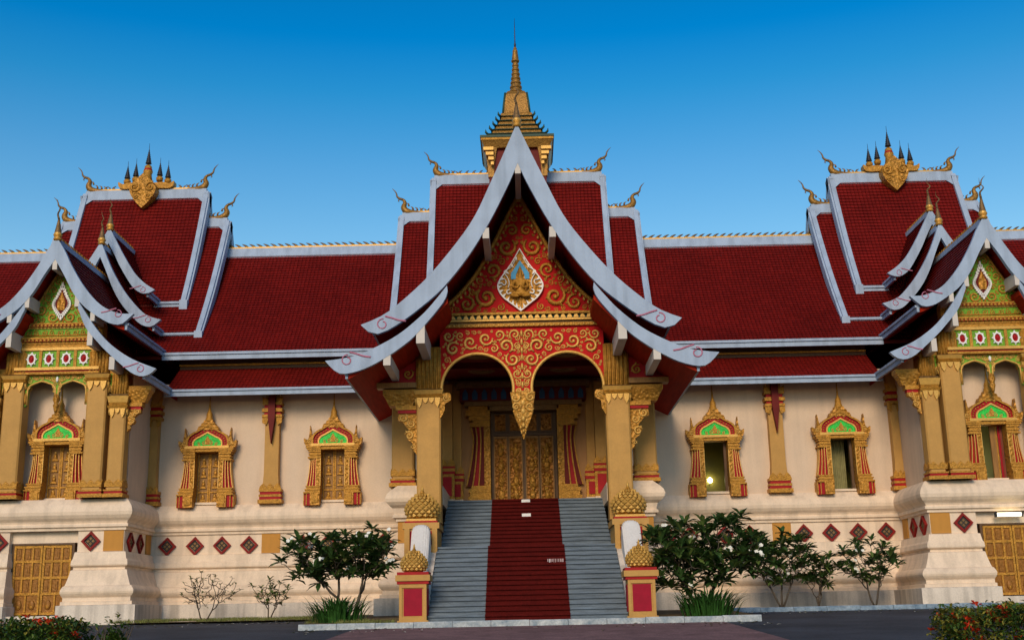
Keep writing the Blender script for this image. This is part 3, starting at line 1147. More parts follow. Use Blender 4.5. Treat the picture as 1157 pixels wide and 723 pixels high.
for i in range(13):
    x = -2.1 + 4.2 * i / 12
    b.prism([(x - .1, 7.66), (x + .1, 7.66), (x + .1, 7.9), (x, 8.06), (x - .1, 7.9)], -.55, -.5, 'deep_blue')
b.box(-2.45, 2.45, -.58, .1, 8.1, 8.3, 'dark_gold')
pd = b.build('entrance_door', temple)
b = MB()
b.box(-1.22, 1.22, .24, .3, 3.95, 7.3, 'wood_dark')
for x in (-1.2, -.04, 1.12):
    b.box(x, x + .08, .14, .24, 3.95, 7.3, 'wood_dark')
b.box(-1.12, 1.12, .15, .24, 6.42, 6.52, 'wood_dark')
b.build('casing', pd)
for i in range(4):
    q = MB()
    x0 = -1.11 + i * .545 + (.05 if i >= 2 else 0)
    x1 = x0 + .51
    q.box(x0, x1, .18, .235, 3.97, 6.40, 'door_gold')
    for a, c in ((x0, x0 + .04), (x1 - .04, x1)):
        q.box(a, c, .15, .18, 3.97, 6.40, 'wood_brown')
    q.box(x0 + .04, x1 - .04, .155, .18, 3.97, 4.05, 'gold'); q.box(x0 + .04, x1 - .04, .155, .18, 6.33, 6.40, 'wood_brown')
    cc = (x0 + x1) / 2
    rr = random.Random(i)
    for z in (4.25, 4.75, 5.3, 5.85):
        q.blob((cc, .17, z), .11, .06, .2, 'carved_gold', 8, 5)
        q.blob((cc + rr.uniform(-.03, .03), .16, z + .22), .06, .05, .07, 'gold', 8, 5)
        for k in range(5):
            q.blob((cc + rr.uniform(-.16, .16), .175, z + rr.uniform(-.22, .22)), rr.uniform(.03, .07), .035, rr.uniform(.03, .09), 'gold', 6, 4)
    q.build('door_leaf', pd)
    q = MB()
    q.box(x0, x1, .19, .235, 6.54, 7.26, 'wood_dark')
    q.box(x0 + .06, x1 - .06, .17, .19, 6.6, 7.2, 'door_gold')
    q.build('transom_panel', pd)

# porch floor and ceiling
b = MB()
b.box(-2.75, 2.75, -1.25, .12, 3.5, 3.95, 'stone')
b.box(2.7, 4.1, -3.85, .1, 3.6, 4.2, 'plinth_plaster'); b.box(-4.1, -2.7, -3.85, .1, 3.6, 4.2, 'plinth_plaster')
b.build('porch_floor', temple)
b = MB()
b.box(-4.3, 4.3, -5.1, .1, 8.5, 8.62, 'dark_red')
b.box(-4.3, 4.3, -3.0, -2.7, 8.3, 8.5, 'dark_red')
for sx in (-1, 1):
    for yy in (-4.1, -1.6):
        b.lathe([(.45, -.02), (.5, 0)], (sx * 1.45, yy, 8.49), 'dark_gold', 16)
        b.lathe([(.2, -.04), (.25, 0)], (sx * 1.45, yy, 8.48), 'dark_gold', 12)
b.build('porch_ceiling', temple)

# ------------------------------------------------------------------ porch arch screen
Y0 = -5.55
b = MB()
ca, ra, za = 1.455, 1.165, 7.10
arcL = []
for i in range(25):
    a = PI * 1.08 - (PI * 1.16) * i / 24
    arcL.append((-ca + ra * math.cos(a), za + ra * math.sin(a)))
arcR = [(-x, z) for x, z in reversed(arcL)]
poly = [(-2.66, 9.12), (-2.66, 6.75)] + arcL + [(-.26, 6.72), (.26, 6.72)] + arcR + [(2.66, 6.75), (2.66, 9.12)]
b.prism(poly, Y0, Y0 + .25, 'bright_red')
screen = b.build('arch_screen', temple)
q = MB()
for A in (arcL, arcR):
    q.tube([(x, Y0 + .02, z) for x, z in A], .055, 'pale_gold', 8)
q.build('arch_rib', screen)


def in_screen(x, z):
    ax = abs(x)
    return ax < 2.6 and 6.8 < z < 9.06 and (ax - ca) ** 2 + (z - za) ** 2 > (ra + .06) ** 2 and not (z < za and ax > .3 and ax < 2.3) and (z > 6.9)


q = MB()
scroll_fill(q, in_screen, 0, 2.65, 6.8, 9.1, Y0, 11, (.27, .24, .21, .17, .13, .10, .075, .055), 'pale_gold', 4000)
for z in (8.9, 8.62, 8.34, 8.1, 7.8, 7.5, 7.2):
    q.blob((0, Y0 - .02, z), .05, .04, .12, 'pale_gold', 6, 4)
for s in (-1, 1):
    for z in (8.75, 8.45, 8.05, 7.65, 7.3, 7.0):
        scroll(q, s * .14, z, .12, s, PI / 2, Y0, 'pale_gold', n=12)
q.build('scrollwork', screen)
q = MB()
yy = Y0 + .1
q.frustum(0, yy, 6.35, 6.95, .30, .16, .40, .2, 'carved_gold')
q.frustum(0, yy, 5.95, 6.35, .19, .11, .33, .17, 'carved_gold')
q.frustum(0, yy, 5.46, 5.95, .015, .015, .17, .1, 'carved_gold')
for s in (-1, 1):
    scroll(q, s * .24, 6.78, .18, s, 0.8, yy - .18, 'pale_gold', n=14)
    scroll(q, s * .22, 6.48, .17, -s, -.5, yy - .17, 'pale_gold', n=14)
    scroll(q, s * .13, 6.2, .11, s, .5, yy - .14, 'pale_gold', n=12)
for z, rr in ((6.9, .1), (6.62, .12), (6.34, .11), (6.1, .09), (5.88, .07), (5.7, .05)):
    q.blob((0, yy - .13, z), rr * .8, .07, rr * 1.1, 'pale_gold', 8, 5)
    for s in (-1, 1):
        q.blob((s * rr * 1.2, yy - .1, z - .06), rr * .5, .05, rr * .9, 'pale_gold', 6, 4)
q.build('pendant', screen)
for s in (-1, 1):
    q = MB()
    q.prism(cr([(s * 2.66, 6.95), (s * 2.36, 6.98), (s * 2.32, 6.75), (s * 2.5, 6.62), (s * 2.52, 6.4), (s * 2.66, 6.15)], 3), Y0 - .06, Y0 + .2, 'carved_gold')
    scroll(q, s * 2.47, 6.82, .13, s, 0, Y0 - .06, 'pale_gold', n=12)
    q.build('corner_scroll', screen)


# cornice under the tympanum
b = MB()
for z0, z1, o, m in ((9.12, 9.22, .10, 'gold'), (9.22, 9.30, .03, 'dark_gold'), (9.30, 9.36, .14, 'pale_gold'), (9.36, 9.50, .06, 'green_edge'), (9.50, 9.58, .2, 'gold')):
    b.box(-3.0, 3.0, Y0 - o, Y0 + .3, z0, z1, m)
for i in range(36):
    x = -2.85 + 5.7 * i / 35
    b.blob((x, Y0 - .08, 9.16), .06, .06, .05, 'pale_gold', 6, 4)
for i in range(28):
    x = -2.85 + 5.7 * i / 27
    b.prism([(x - .085, 9.37), (x + .085, 9.37), (x + .02, 9.5), (x - .06, 9.46)], Y0 - .16, Y0 - .04, 'pale_gold')
b.build('cornice', temple)

# tympanum
side = cr([(2.85, 9.58), (2.2, 10.12), (1.55, 10.85), (.95, 11.85), (.45, 12.85), (0, 13.75)], 5)
tymp = [(-p[0], p[1]) for p in side] + [(p[0], p[1]) for p in reversed(side[:-1])]
b = MB()
b.prism(tymp, Y0 + .02, Y0 + .25, 'bright_red')
ty = b.build('tympanum', temple)
q = MB()
for s in (-1, 1):
    q.tube([(s * (p[0] - .02), Y0, p[1] - .03) for p in side], .075, 'gold', 6)
    for p in side[1:-1]:
        q.blob((s * (p[0] - .12), Y0 - .02, p[1] - .10), .05, .05, .07, 'pale_gold', 6, 4)
q.build('border', ty)


def side_x(z):
    for a, c in zip(side[:-1], side[1:]):
        if a[1] <= z <= c[1]:
            t = (z - a[1]) / (c[1] - a[1])
            return a[0] + (c[0] - a[0]) * t
    return 0


def in_tymp(x, z):
    if not (9.62 < z < 13.2):
        return False
    if abs(x) > side_x(z) - .16:
        return False
    # keep the medallion clear
    if abs(x) / .80 + abs(z - 10.65) / 1.25 < 1.0 or (x / .78) ** 2 + ((z - 10.5) / .85) ** 2 < 1:
        return False
    return True


q = MB()
scroll_fill(q, in_tymp, 0, 2.8, 9.6, 13.3, Y0 + .02, 5, (.40, .36, .30, .25, .2, .15, .11, .08, .06), 'gold', 5000)
q.build('scrollwork', ty)

# medallion with praying figure
q = MB()
rim = cr([(0, 11.78), (.30, 11.25), (.66, 10.75), (.76, 10.45), (.60, 10.12), (.28, 9.85), (0, 9.62)], 4)
rimo = rim + [Vector((-p[0], p[1])) for p in reversed(rim[1:-1])] + [rim[0]]
inn = [Vector((p[0] * .94, 10.55 + (p[1] - 10.55) * .95)) for p in rimo]
q.strip(rimo, inn, Y0 - .12, Y0 + .02, 'white_paint')
q.prism([(p[0], p[1]) for p in inn[:-1]], Y0 - .06, Y0 + .015, 'carved_gold')
for i in range(2, len(inn) - 2, 2):
    p = inn[i]
    cpt = Vector((0, 10.5))
    d = (cpt - p).normalized()
    t = Vector((-d.y, d.x))
    a = p + t * .045; c = p - t * .045; e = p + d * .13 + t * .03
    q.prism([tuple(a), tuple(c), tuple(e)], Y0 - .11, Y0 - .05, 'white_paint')
for s in (-1, 1):
    pth = cr([(s * .12, 11.42), (s * .30, 11.12), (s * .52, 10.98), (s * .42, 10.78), (s * .36, 10.6), (s * .40, 10.42)], 4)
    q.tube([(p[0], Y0 - .1, p[1]) for p in pth], .018, 'white_paint', 5)
    pth = cr([(s * .64, 10.6), (s * .52, 10.52), (s * .46, 10.62), (s * .5, 10.7)], 4)
    q.tube([(p[0], Y0 - .1, p[1]) for p in pth], .02, 'white_paint', 5)
    pth = cr([(s * .3, 10.25), (s * .42, 10.22), (s * .44, 10.32), (s * .36, 10.36)], 4)
    q.tube([(p[0], Y0 - .1, p[1]) for p in pth], .025, 'white_paint', 5)
# blue halo
q.strip([(-.30, 10.72), (-.30, 10.92), (-.14, 11.15), (0, 11.36), (.14, 11.15), (.30, 10.92), (.30, 10.72)],
        [(-.15, 10.72), (-.14, 10.86), (-.08, 11.0), (0, 11.18), (.08, 11.0), (.14, 10.86), (.15, 10.72)], Y0 - .09, Y0 - .05, 'blue')
med = q.build('medallion', ty)
# carved praying figure: one continuous skinned body
fig_v = [(0, 0, 10.22), (0, -.02, 10.42), (0, -.02, 10.60), (0, -.02, 10.74), (0, -.03, 10.86), (0, -.02, 10.98), (0, -.01, 11.16),
         (.19, -.01, 10.66), (.26, -.05, 10.44), (.10, -.13, 10.38), (.015, -.17, 10.50),
         (-.19, -.01, 10.66), (-.26, -.05, 10.44), (-.10, -.13, 10.38), (-.015, -.17, 10.50),
         (.22, -.06, 10.18), (.34, -.08, 10.14), (.05, -.14, 10.10), (-.22, -.06, 10.18), (-.34, -.08, 10.14), (-.05, -.14, 10.10)]
fig_e = [(0, 1), (1, 2), (2, 3), (3, 4), (4, 5), (5, 6), (2, 7), (7, 8), (8, 9), (9, 10), (2, 11), (11, 12), (12, 13), (13, 14),
         (0, 15), (15, 16), (16, 17), (0, 18), (18, 19), (19, 20)]
fr_ = [.16, .13, .16, .055, .085, .06, .012, .07, .055, .04, .02, .07, .055, .04, .02, .09, .07, .04, .09, .07, .04]
me = bpy.data.meshes.new('praying_figure')
me.from_pydata([(x, Y0 - .10 + y, z) for x, y, z in fig_v], fig_e, [])
me.materials.append(MATS['gold'])
fo = bpy.data.objects.new('carved_figure', me)
COL.objects.link(fo)
fo.parent = ty
sk = fo.modifiers.new('skin', 'SKIN')
for i, sv in enumerate(me.skin_vertices[0].data):
    sv.radius = (fr_[i], fr_[i] * .8)
    sv.use_root = (i == 0)
sb = fo.modifiers.new('sub', 'SUBSURF'); sb.levels = 1; sb.render_levels = 1
sk.use_smooth_shade = True

# red side panels beside the columns under the eaves
for s in (-1, 1):
    b = MB()
    b.prism([(s * 3.42, 7.35), (s * 4.75, 7.35), (s * 4.2, 7.75), (s * 3.42, 8.35)], Y0 + .1, Y0 + .3, 'red_paint')
    b.box(min(s * 3.42, s * 4.7), max(s * 3.42, s * 4.7), Y0 - .05, Y0 + .35, 7.18, 7.35, 'wood_brown')
    scroll(b, s * 3.7, 7.65, .2, s, 1, Y0 + .1, 'gold', n=14)
    scroll(b, s * 4.05, 7.55, .13, -s, 1, Y0 + .1, 'gold', n=12)
    b.build('side_panel', temple)


# ------------------------------------------------------------------ finials
def naga(b, x, y, z, dx, dy, h, m1='bronze', m2='dark_gold'):
    """roof-end swan finial rising at (x,y,z), leaning outward along (dx,dy)"""
    def P(a, c):
        return (x + dx * a * h, y + dy * a * h, z + c * h)
    path = cr([P(-.85, .02), P(-.35, .03), P(-.05, .08), P(.08, .24), P(.04, .42), P(.10, .54), P(.24, .60), P(.33, .68), P(.36, .80), P(.42, .90), P(.52, 1.0)], 5)
    n = len(path)
    prof = [.05, .09, .13, .115, .075, .05, .045, .035, .026, .018, .006]
    rad = []
    for i in range(n):
        t = i / (n - 1) * (len(prof) - 1)
        k = min(int(t), len(prof) - 2)
        rad.append((prof[k] * (1 - t + k) + prof[k + 1] * (t - k)) * h)
    cut = int(n * .52)
    b.tube(path[:cut + 1], rad[:cut + 1], m1, 7)
    b.tube(path[cut:], rad[cut:], m2, 6)
    # wattle under the beak
    w_ = [P(.25, .58), P(.29, .50), P(.24, .46)]
    b.tube(w_, [.03 * h, .02 * h, .004 * h], m2, 5)
    # back crest
    for k in range(5):
        a = -.75 + .16 * k
        zc = .06 + .03 * k + (.12 if k == 4 else 0)
        q = [P(a, zc), P(a - .02, zc + .09), P(a + .06, zc + .12), P(a + .13, zc + .16)]
        q = [P(a, zc), P(a + .02, zc + .08), P(a + .10, zc + .13)]
        b.tube(q, [.04 * h, .03 * h, .005 * h], m1, 5)


def crest(b, p0, p1, step=.30, h=.17, m='dark_gold', lean=1):
    """row of small hooked fins along a ridge"""
    P0, P1 = Vector(p0), Vector(p1)
    L = (P1 - P0).length
    d = (P1 - P0).normalized()
    n = max(1, int(L / step))
    for i in range(n):
        c = P0 + d * (L * (i + .5) / n)
        q = [c - d * .10, c + Vector((0, 0, h * .45)) - d * .02, c + Vector((0, 0, h * .75)) + d * .07 * lean, c + Vector((0, 0, h)) + d * .16 * lean]
        b.tube([tuple(v) for v in q], [.06, .05, .035, .006], m, 5)


def spike(b, x, y, z, h, r=.13):
    prof = [(r * .9, 0), (r * 1.15, .05 * h), (r * .8, .08 * h), (r * 1.2, .14 * h), (r * .95, .2 * h), (r * .75, .3 * h), (r * .45, .45 * h), (r * .28, .55 * h)]
    mats = ['gold', 'pale_gold', 'gold', 'pale_gold', 'dark_gold', 'dark_gold', 'dark_gold']
    b.lathe(prof, (x, y, z), 'gold', 10, mats=mats)
    zt = z + .55 * h
    pth = cr([(x, y, zt - .01), (x - .02 * h, y - .04 * h, zt + .12 * h), (x + .05 * h, y - .10 * h, zt + .22 * h), (x - .01 * h, y - .06 * h, zt + .34 * h), (x - .03 * h, y - .10 * h, zt + .47 * h)], 4)
    n = len(pth)
    b.tube(pth, [r * (.3 * (1 - i / (n - 1)) + .03) for i in range(n)], 'dark_gold', 6)


# ------------------------------------------------------------------ hall roofs (ridge along x)
def curve_yz(y0, z0, y1, z1, sag, n=10):
    out = []
    for i in range(n + 1):
        t = i / n
        out.append((y0 + (y1 - y0) * t, z0 + (z1 - z0) * t - sag * math.sin(PI * t) ** 1.0))
    return out


RY = 5.0


def hall_tier(name, x0, x1, zr, ye, ze, sag, edges=(True, True), fascia=None, crest_on=True, finial=None, back=True, lean=None, chamfer=True):
    cv = curve_yz(RY, zr, ye, ze, sag)
    cvb = [(2 * RY - p[0], p[1]) for p in cv]
    b = MB()
    b.roof(cv, x0, x1, 'x', 'tile')
    if back:
        b.roof(cvb, x0, x1, 'x', 'tile')
    o = b.build(name, temple)
    # underside
    q = MB()
    for c in ((cv, cvb) if back else (cv,)):
        lo = [(p[0], p[1] - .16) for p in c]
        up = [(p[0], p[1] - .03) for p in c]
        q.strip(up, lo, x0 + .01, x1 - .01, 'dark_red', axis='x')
    q.build('roof_deck', o)
    # ridge band + edge trims
    def offset(c, d):
        out = []
        for i, p in enumerate(c):
            a = Vector(c[max(0, i - 1)]); e = Vector(c[min(len(c) - 1, i + 1)])
            t = (e - a).normalized()
            nr = Vector((-t.y, t.x))
            if nr.y < 0:
                nr = -nr
            out.append((p[0] + nr.x * d, p[1] + nr.y * d))
        return out
    q = MB()
    tdir = (Vector(cv[1]) - Vector(cv[0])).normalized()
    a0 = Vector((RY, zr + .16))
    e0 = Vector(cv[0]) + tdir * .34
    q.prism([(RY, zr + .17), (RY - .10, zr + .17), (e0.x - .02, e0.y + .07), (e0.x, e0.y - .05), (RY, zr - .1),
             (2 * RY - e0.x, e0.y - .05), (2 * RY - e0.x + .02, e0.y + .07), (RY + .10, zr + .17)], x0, x1, 'white_trim', axis='x')
    q.build('ridge_cap', o)
    for side_, on in zip((x0, x1), edges):
        if not on:
            continue
        s = -1 if side_ == x0 else 1
        q = MB()
        for c in ((cv, cvb) if back else (cv,)):
            up = offset(c, .13); lo = offset(c, -.22)
            xa, xb = side_ - s * .09, side_ + s * .10
            q.strip(up, lo, min(xa, xb), max(xa, xb), 'white_trim', axis='x')
            up = offset(c, .05); lo = offset(c, -.30)
            xa, xb = side_ + s * .1, side_ + s * .17
            q.strip(up, lo, min(xa, xb), max(xa, xb), 'white_trim', axis='x')
            if chamfer:
                # small diagonal fillet between ridge band and edge
                p = Vector(c[0]) + (Vector(c[1]) - Vector(c[0])).normalized() * .33
                p2 = Vector(c[0]) + (Vector(c[1]) - Vector(c[0])).normalized() * .62
                xi = side_ - s * .08
                nv = len(q.v)
                nr = Vector(offset(c, .08)[0]) - Vector(c[0])
                q.v += [(xi, p.x + nr.x, p.y + nr.y), (xi - s * .28, p.x + nr.x, p.y + nr.y), (xi, p2.x + nr.x, p2.y + nr.y)]
                q.face([nv, nv + 1, nv + 2], 'white_trim')
        # block at the eave end
        e = cv[-1]
        q.box(min(side_ - s * .12, side_ + s * .19), max(side_ - s * .12, side_ + s * .19), e[0] - .16, e[0] + .22, e[1] - .30, e[1] + .12, 'white_trim')
        q.build('edge_board', o)
        if finial:
            q = MB()
            naga(q, side_ - s * .15, RY, zr + .15, s, 0, finial)
            q.build('roof_finial', o)
    if fascia:
        for fa, fb_ in fascia:
            q = MB()
            q.box(fa, fb_, ye - .07, ye + .02, ze - .20, ze - .02, 'white_trim')
            q.box(fa, fb_, ye - .13, ye + .02, ze - .02, ze + .07, 'white_trim')
            q.build('fascia', o)
    if crest_on:
        q = MB()
        xm = (x0 + x1) / 2
        q.box(x0 + .1, x1 - .1, RY - .07, RY + .07, zr + .17, zr + .24, 'pale_gold')
        if lean is None:
            crest(q, (xm, RY, zr + .22), (x1 - (.6 if finial else .1), RY, zr + .22), lean=-1 if finial else 1)
            crest(q, (xm, RY, zr + .22), (x0 + (.6 if finial else .1), RY, zr + .22), lean=-1 if finial else 1)
        else:
            crest(q, (x0 + .1, RY, zr + .22), (x1 - .1, RY, zr + .22), lean=lean)
        q.build('ridge_crest', o)
    return o


main_roof = hall_tier('hall_roof', -24, 24, 15.20, .12, 9.72, .32, edges=(True, True), fascia=[(-13.45, 13.45), (18.5, 24), (-24, -18.5)], lean=None, chamfer=False)
# lower skirt roof in front of the hall
for x0, x1 in ((4.4, 12.95), (-12.95, -4.4), (19.1, 24), (-24, -19.1)):
    cv = [(.80, 9.30), (.35, 8.99), (-.15, 8.66), (-.6, 8.38), (-1.0, 8.14)]
    b = MB(); b.roof(cv, x0, x1, 'x', 'tile')
    o = b.build('skirt_roof', temple)
    q = MB()
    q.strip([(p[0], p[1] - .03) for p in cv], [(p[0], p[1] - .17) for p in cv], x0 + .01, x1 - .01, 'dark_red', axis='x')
    q.build('roof_deck', o)
    q = MB()
    q.box(x0, x1, -1.06, -.98, 7.93, 8.09, 'white_trim'); q.box(x0, x1, -1.12, -.98, 8.09, 8.17, 'white_trim')
    q.build('fascia', o)
    q = MB()
    q.box(x0, x1, .76, .90, 9.1, 10.2, 'wood_dark'); q.box(x0, x1, .68, .76, 9.40, 9.46, 'gold')
    q.build('riser_band', o)

hall_tier('stepped_roof', -4.97, 4.97, 16.64, 1.2, 10.75, .30, fascia=[(-4.9, 4.9)], finial=1.15)
hall_tier('stepped_roof', -3.6, 3.6, 18.30, 2.3, 12.25, .28, fascia=[(-3.5, 3.5)], finial=1.15)
for sgn in (1, -1):
    c = sgn * WX
    hall_tier('stepped_roof', c - 3.55, c + 3.55, 16.60, 1.2, 10.75, .30, fascia=[(c - 3.5, c - 2.05), (c + 2.05, c + 3.5)], finial=1.15)
    o = hall_tier('stepped_roof', c - 2.6, c + 2.6, 17.95, 2.3, 12.30, .28, fascia=[(c - 2.5, c - 1.45), (c + 1.45, c + 2.5)], finial=1.15)
    q = MB()
    zb = 18.15
    sh = cr([(0, 17.12), (.34, 17.48), (.55, 17.88), (.50, 18.2), (.30, 18.4), (0, 18.7)], 4)
    q.prism([(p[0], p[1]) for p in sh] + [(-p[0], p[1]) for p in reversed(sh[1:-1])], RY - .62, RY + .2, 'carved_gold')
    for sx in (-1, 1):
        q.prism(cr([(sx * .36, 18.16), (sx * 1.08, 18.16), (sx * 1.2, 18.46), (sx * 1.0, 18.36), (sx * .75, 18.42), (sx * .36, 18.4)], 3), RY - .2, RY + .2, 'gold')
        scroll(q, sx * .32, 18.05, .26, sx, .5, RY - .62, 'gold', n=14)
        scroll(q, sx * .26, 17.65, .18, -sx, .5, RY - .62, 'gold', n=14)
    q.lathe([(.22, 18.5), (.16, 18.85), (.21, 18.98), (.14, 19.08), (.16, 19.14), (.05, 19.24)], (0, RY, 0), 'gold', 12)
    q.blob((0, RY, 19.04), .19, .19, .12, 'red_paint', 10, 6)
    q.build('ridge_emblem', o, loc=(c, 0, 0))
    for dx_, zb_, k in ((0, 19.15, .92), (.52, 18.62, .80), (-.52, 18.62, .80), (.88, 18.52, .78), (-.88, 18.52, .78)):
        q = MB()
        q.lathe([(.13, -.1), (.16, .04), (.1, .12)], (0, 0, 0), 'gold', 10)
        prof = [(.02, .1), (.02, .22 * k)]
        zz = .22 * k
        for i in range(7):
            rr = .135 * (1 - i / 7.5) * (1.1 if k > 1.1 else 1)
            prof += [(rr, zz), (rr * .85, zz + .06 * k), (rr * .35, zz + .07 * k)]
            zz += .105 * k
        prof += [(.012, zz), (.006, zz + .28 * k)]
        q.lathe(prof, (0, 0, 0), 'dark_metal', 10)
        q.build('parasol_spike', o, loc=(c + dx_, RY, zb_))

# ------------------------------------------------------------------ spire
b = MB()
cz = 17.9
b.box(-1.2, 1.2, RY - 1.2, RY + 1.2, 17.6, 19.15, 'dark_red')
for s1 in (-1, 1):
    for s2 in (-1, 1):
        b.frustum(s1 * 1.12, RY + s2 * 1.12, 17.9, 18.4, .12, .12, .14, .14, 'bronze')
        b.frustum(s1 * 1.12, RY + s2 * 1.12, 18.4, 19.15, .14, .14, .26, .26, 'bronze')
for s1 in (-1, 1):
    for k in range(4):
        z = 18.35 + k * .2
        b.box(min(s1 * 1.0, s1 * (1.12 + .1 * k)), max(s1 * 1.0, s1 * (1.12 + .1 * k)), RY - 1.5 - .05 * k, RY - 1.38, z, z + .14, 'pale_gold')
b.frustum(0, RY, 19.15, 19.45, 1.36, 1.36, 1.5, 1.5, 'bronze')
b.box(-1.53, 1.53, RY - 1.53, RY + 1.53, 19.45, 19.56, 'gold')
b.box(-1.56, 1.56, RY - 1.56, RY + 1.56, 19.56, 19.66, 'green_edge')
sp = b.build('spire', temple)
b = MB()
z, hw = 19.66, 1.22
for i in range(5):
    b.frustum(0, RY, z, z + .17, hw, hw, hw - .05, hw - .05, 'bronze')
    b.frustum(0, RY, z + .17, z + .26, hw + .04, hw + .04, hw - .09, hw - .09, 'green_edge')
    for sx in (-1, 1):
        for sy in (-1, 1):
            b.tube([(sx * hw, RY + sy * hw, z + .16), (sx * (hw + .09), RY + sy * (hw + .09), z + .22), (sx * (hw + .1), RY + sy * (hw + .1), z + .34)], [.06, .05, .01], 'green_edge', 5)
    z += .26
    hw -= .16 - .018 * i
b.build('tiers', sp)
b = MB()
b.lathe([(.66, 20.9), (.68, 21.0), (.60, 21.06), (.57, 21.2), (.53, 21.6), (.47, 22.0), (.36, 22.18), (.26, 22.24)], (0, RY, 0), 'bronze', square=True)
for s1 in (-1, 1):
    for s2 in (-1, 1):
        b.tube([(s1 * .58, RY + s2 * .58, 21.06), (s1 * .54, RY + s2 * .54, 21.5), (s1 * .47, RY + s2 * .47, 22.05)], .045, 'green_edge', 5)
b.build('bell', sp)
b = MB()
prof = [(.24, 22.15), (.28, 22.25)]
z = 22.25
r = .30
for i in range(7):
    prof += [(r, z), (r, z + .08), (r * .78, z + .12), (r * .76, z + .20)]
    z += .21; r *= .89
prof += [(.17, z), (.19, z + .06), (.14, z + .12), (.15, z + .18), (.11, z + .5), (.12, z + .54), (.07, z + .6), (.08, z + .66), (.035, z + .74)]
b.lathe(prof, (0, RY, 0), 'bronze', 12)
b.lathe([(.035, z + .7), (.05, z + .85), (.025, z + .95), (.018, 25.3), (.006, 25.85)], (0, RY, 0), 'dark_metal', 8)
b.build('pinnacle', sp)


# ------------------------------------------------------------------ gable roofs (ridge along y)
def tip_marks(b, tip, y, s, sc=1.0):
    """pink line and curl painted on a board end; tip = (x,z) of the end"""
    cx_, cz = tip[0] - .66 * sc, tip[1] + .0 * sc
    sp_ = spiral_pts(cx_, cz, .17 * sc, -1, PI * .55, 1.0, 18, .5)
    b.tube([(s * p[0], y, p[1]) for p in sp_], .022 * sc, 'pink_line', 5, flat=1)
    st_ = cr([(tip[0] - .74 * sc, tip[1] + .25 * sc), (tip[0] - .95 * sc, tip[1] + .19 * sc), (tip[0] - 1.15 * sc, tip[1] + .12 * sc), (tip[0] - 1.38 * sc, tip[1] + .08 * sc)], 4)
    b.tube([(s * p[0], y, p[1]) for p in st_], [.03 * sc] * len(st_), 'pink_line', 5)


def resample(c, n):
    L = [0]
    for i in range(1, len(c)):
        L.append(L[-1] + (c[i] - c[i - 1]).length)
    out = []
    for k in range(n):
        t = L[-1] * k / (n - 1)
        for i in range(1, len(L)):
            if t <= L[i] + 1e-9:
                q = (t - L[i - 1]) / max(1e-9, L[i] - L[i - 1])
                out.append(c[i - 1].lerp(c[i], q)); break
    return out


def gable_tier(parent_name, cx0, yf, yb, outer, inner, roof_curve, apex, finial_h, tip_sc, thick=.16, fascia_end=None, crest_on=True, roof_name='gable_roof', beams=()):
    """outer/inner: right half of the bargeboard outline (x offset, z); roof_curve: tile line (x,z)"""
    rc = [Vector(p) for p in cr(roof_curve, 4)]
    b = MB()
    for s in (-1, 1):
        b.roof([(s * p.x, p.y) for p in rc], yf + thick * .5, yb, 'y', 'tile')
    o = b.build(roof_name, temple, loc=(cx0, 0, 0))
    for s in (-1, 1):
        q = MB()
        up = [(s * p.x, p.y - .03) for p in rc]
        lo = [(s * p.x, p.y - .18) for p in rc]
        q.strip(up, lo, yf + thick, yb, 'soffit', axis='y')
        q.build('soffit', o)
    N = 26
    oc = resample(cr(outer, 6), N)
    ic = resample(cr(inner, 6), N)
    for s in (-1, 1):
        q = MB()
        q.strip([(s * p.x, p.y) for p in oc], [(s * p.x, p.y) for p in ic], yf, yf + thick, 'white_trim')
        tip_marks(q, (oc[-1].x, oc[-1].y), yf - .004, s, tip_sc)
        # raised rim along the upper edge
        q.build('bargeboard', o)
    if apex:
        q = MB()
        q.box(-.10, .10, yf + thick, yb, rc[0].y - .05, rc[0].y + .13, 'white_trim')
        q.build('ridge_cap', o)
        if crest_on:
            q = MB(); crest(q, (0, yf + .5, rc[0].y + .12), (0, yb, rc[0].y + .12), lean=-1, m='gold', step=.26)
            q.build('ridge_crest', o)
    if finial_h:
        q = MB(); spike(q, 0, yf + .08, outer[0][1] - .12, finial_h)
        q.build('roof_finial', o)
    e = rc[-1]
    fe = fascia_end if fascia_end is not None else yb
    for s in (-1, 1):
        q = MB()
        xa, xb = s * (e.x - .02), s * (e.x + .08)
        q.box(min(xa, xb), max(xa, xb), yf + thick, fe, e.y - .16, e.y + .0, 'white_trim')
        xb = s * (e.x + .13)
        q.box(min(xa, xb), max(xa, xb), yf + thick, fe, e.y, e.y + .08, 'white_trim')
        q.build('fascia', o)
    for (bx_, bz0, bz1, bw, yend) in beams:
        for s in ((-1, 1) if bx_ else (1,)):
            q = MB()
            q.box(s * bx_ - bw / 2, s * bx_ + bw / 2, yf + .01, yend, bz0, bz1, 'beam_cream')
            q.build('purlin', o)
    return o


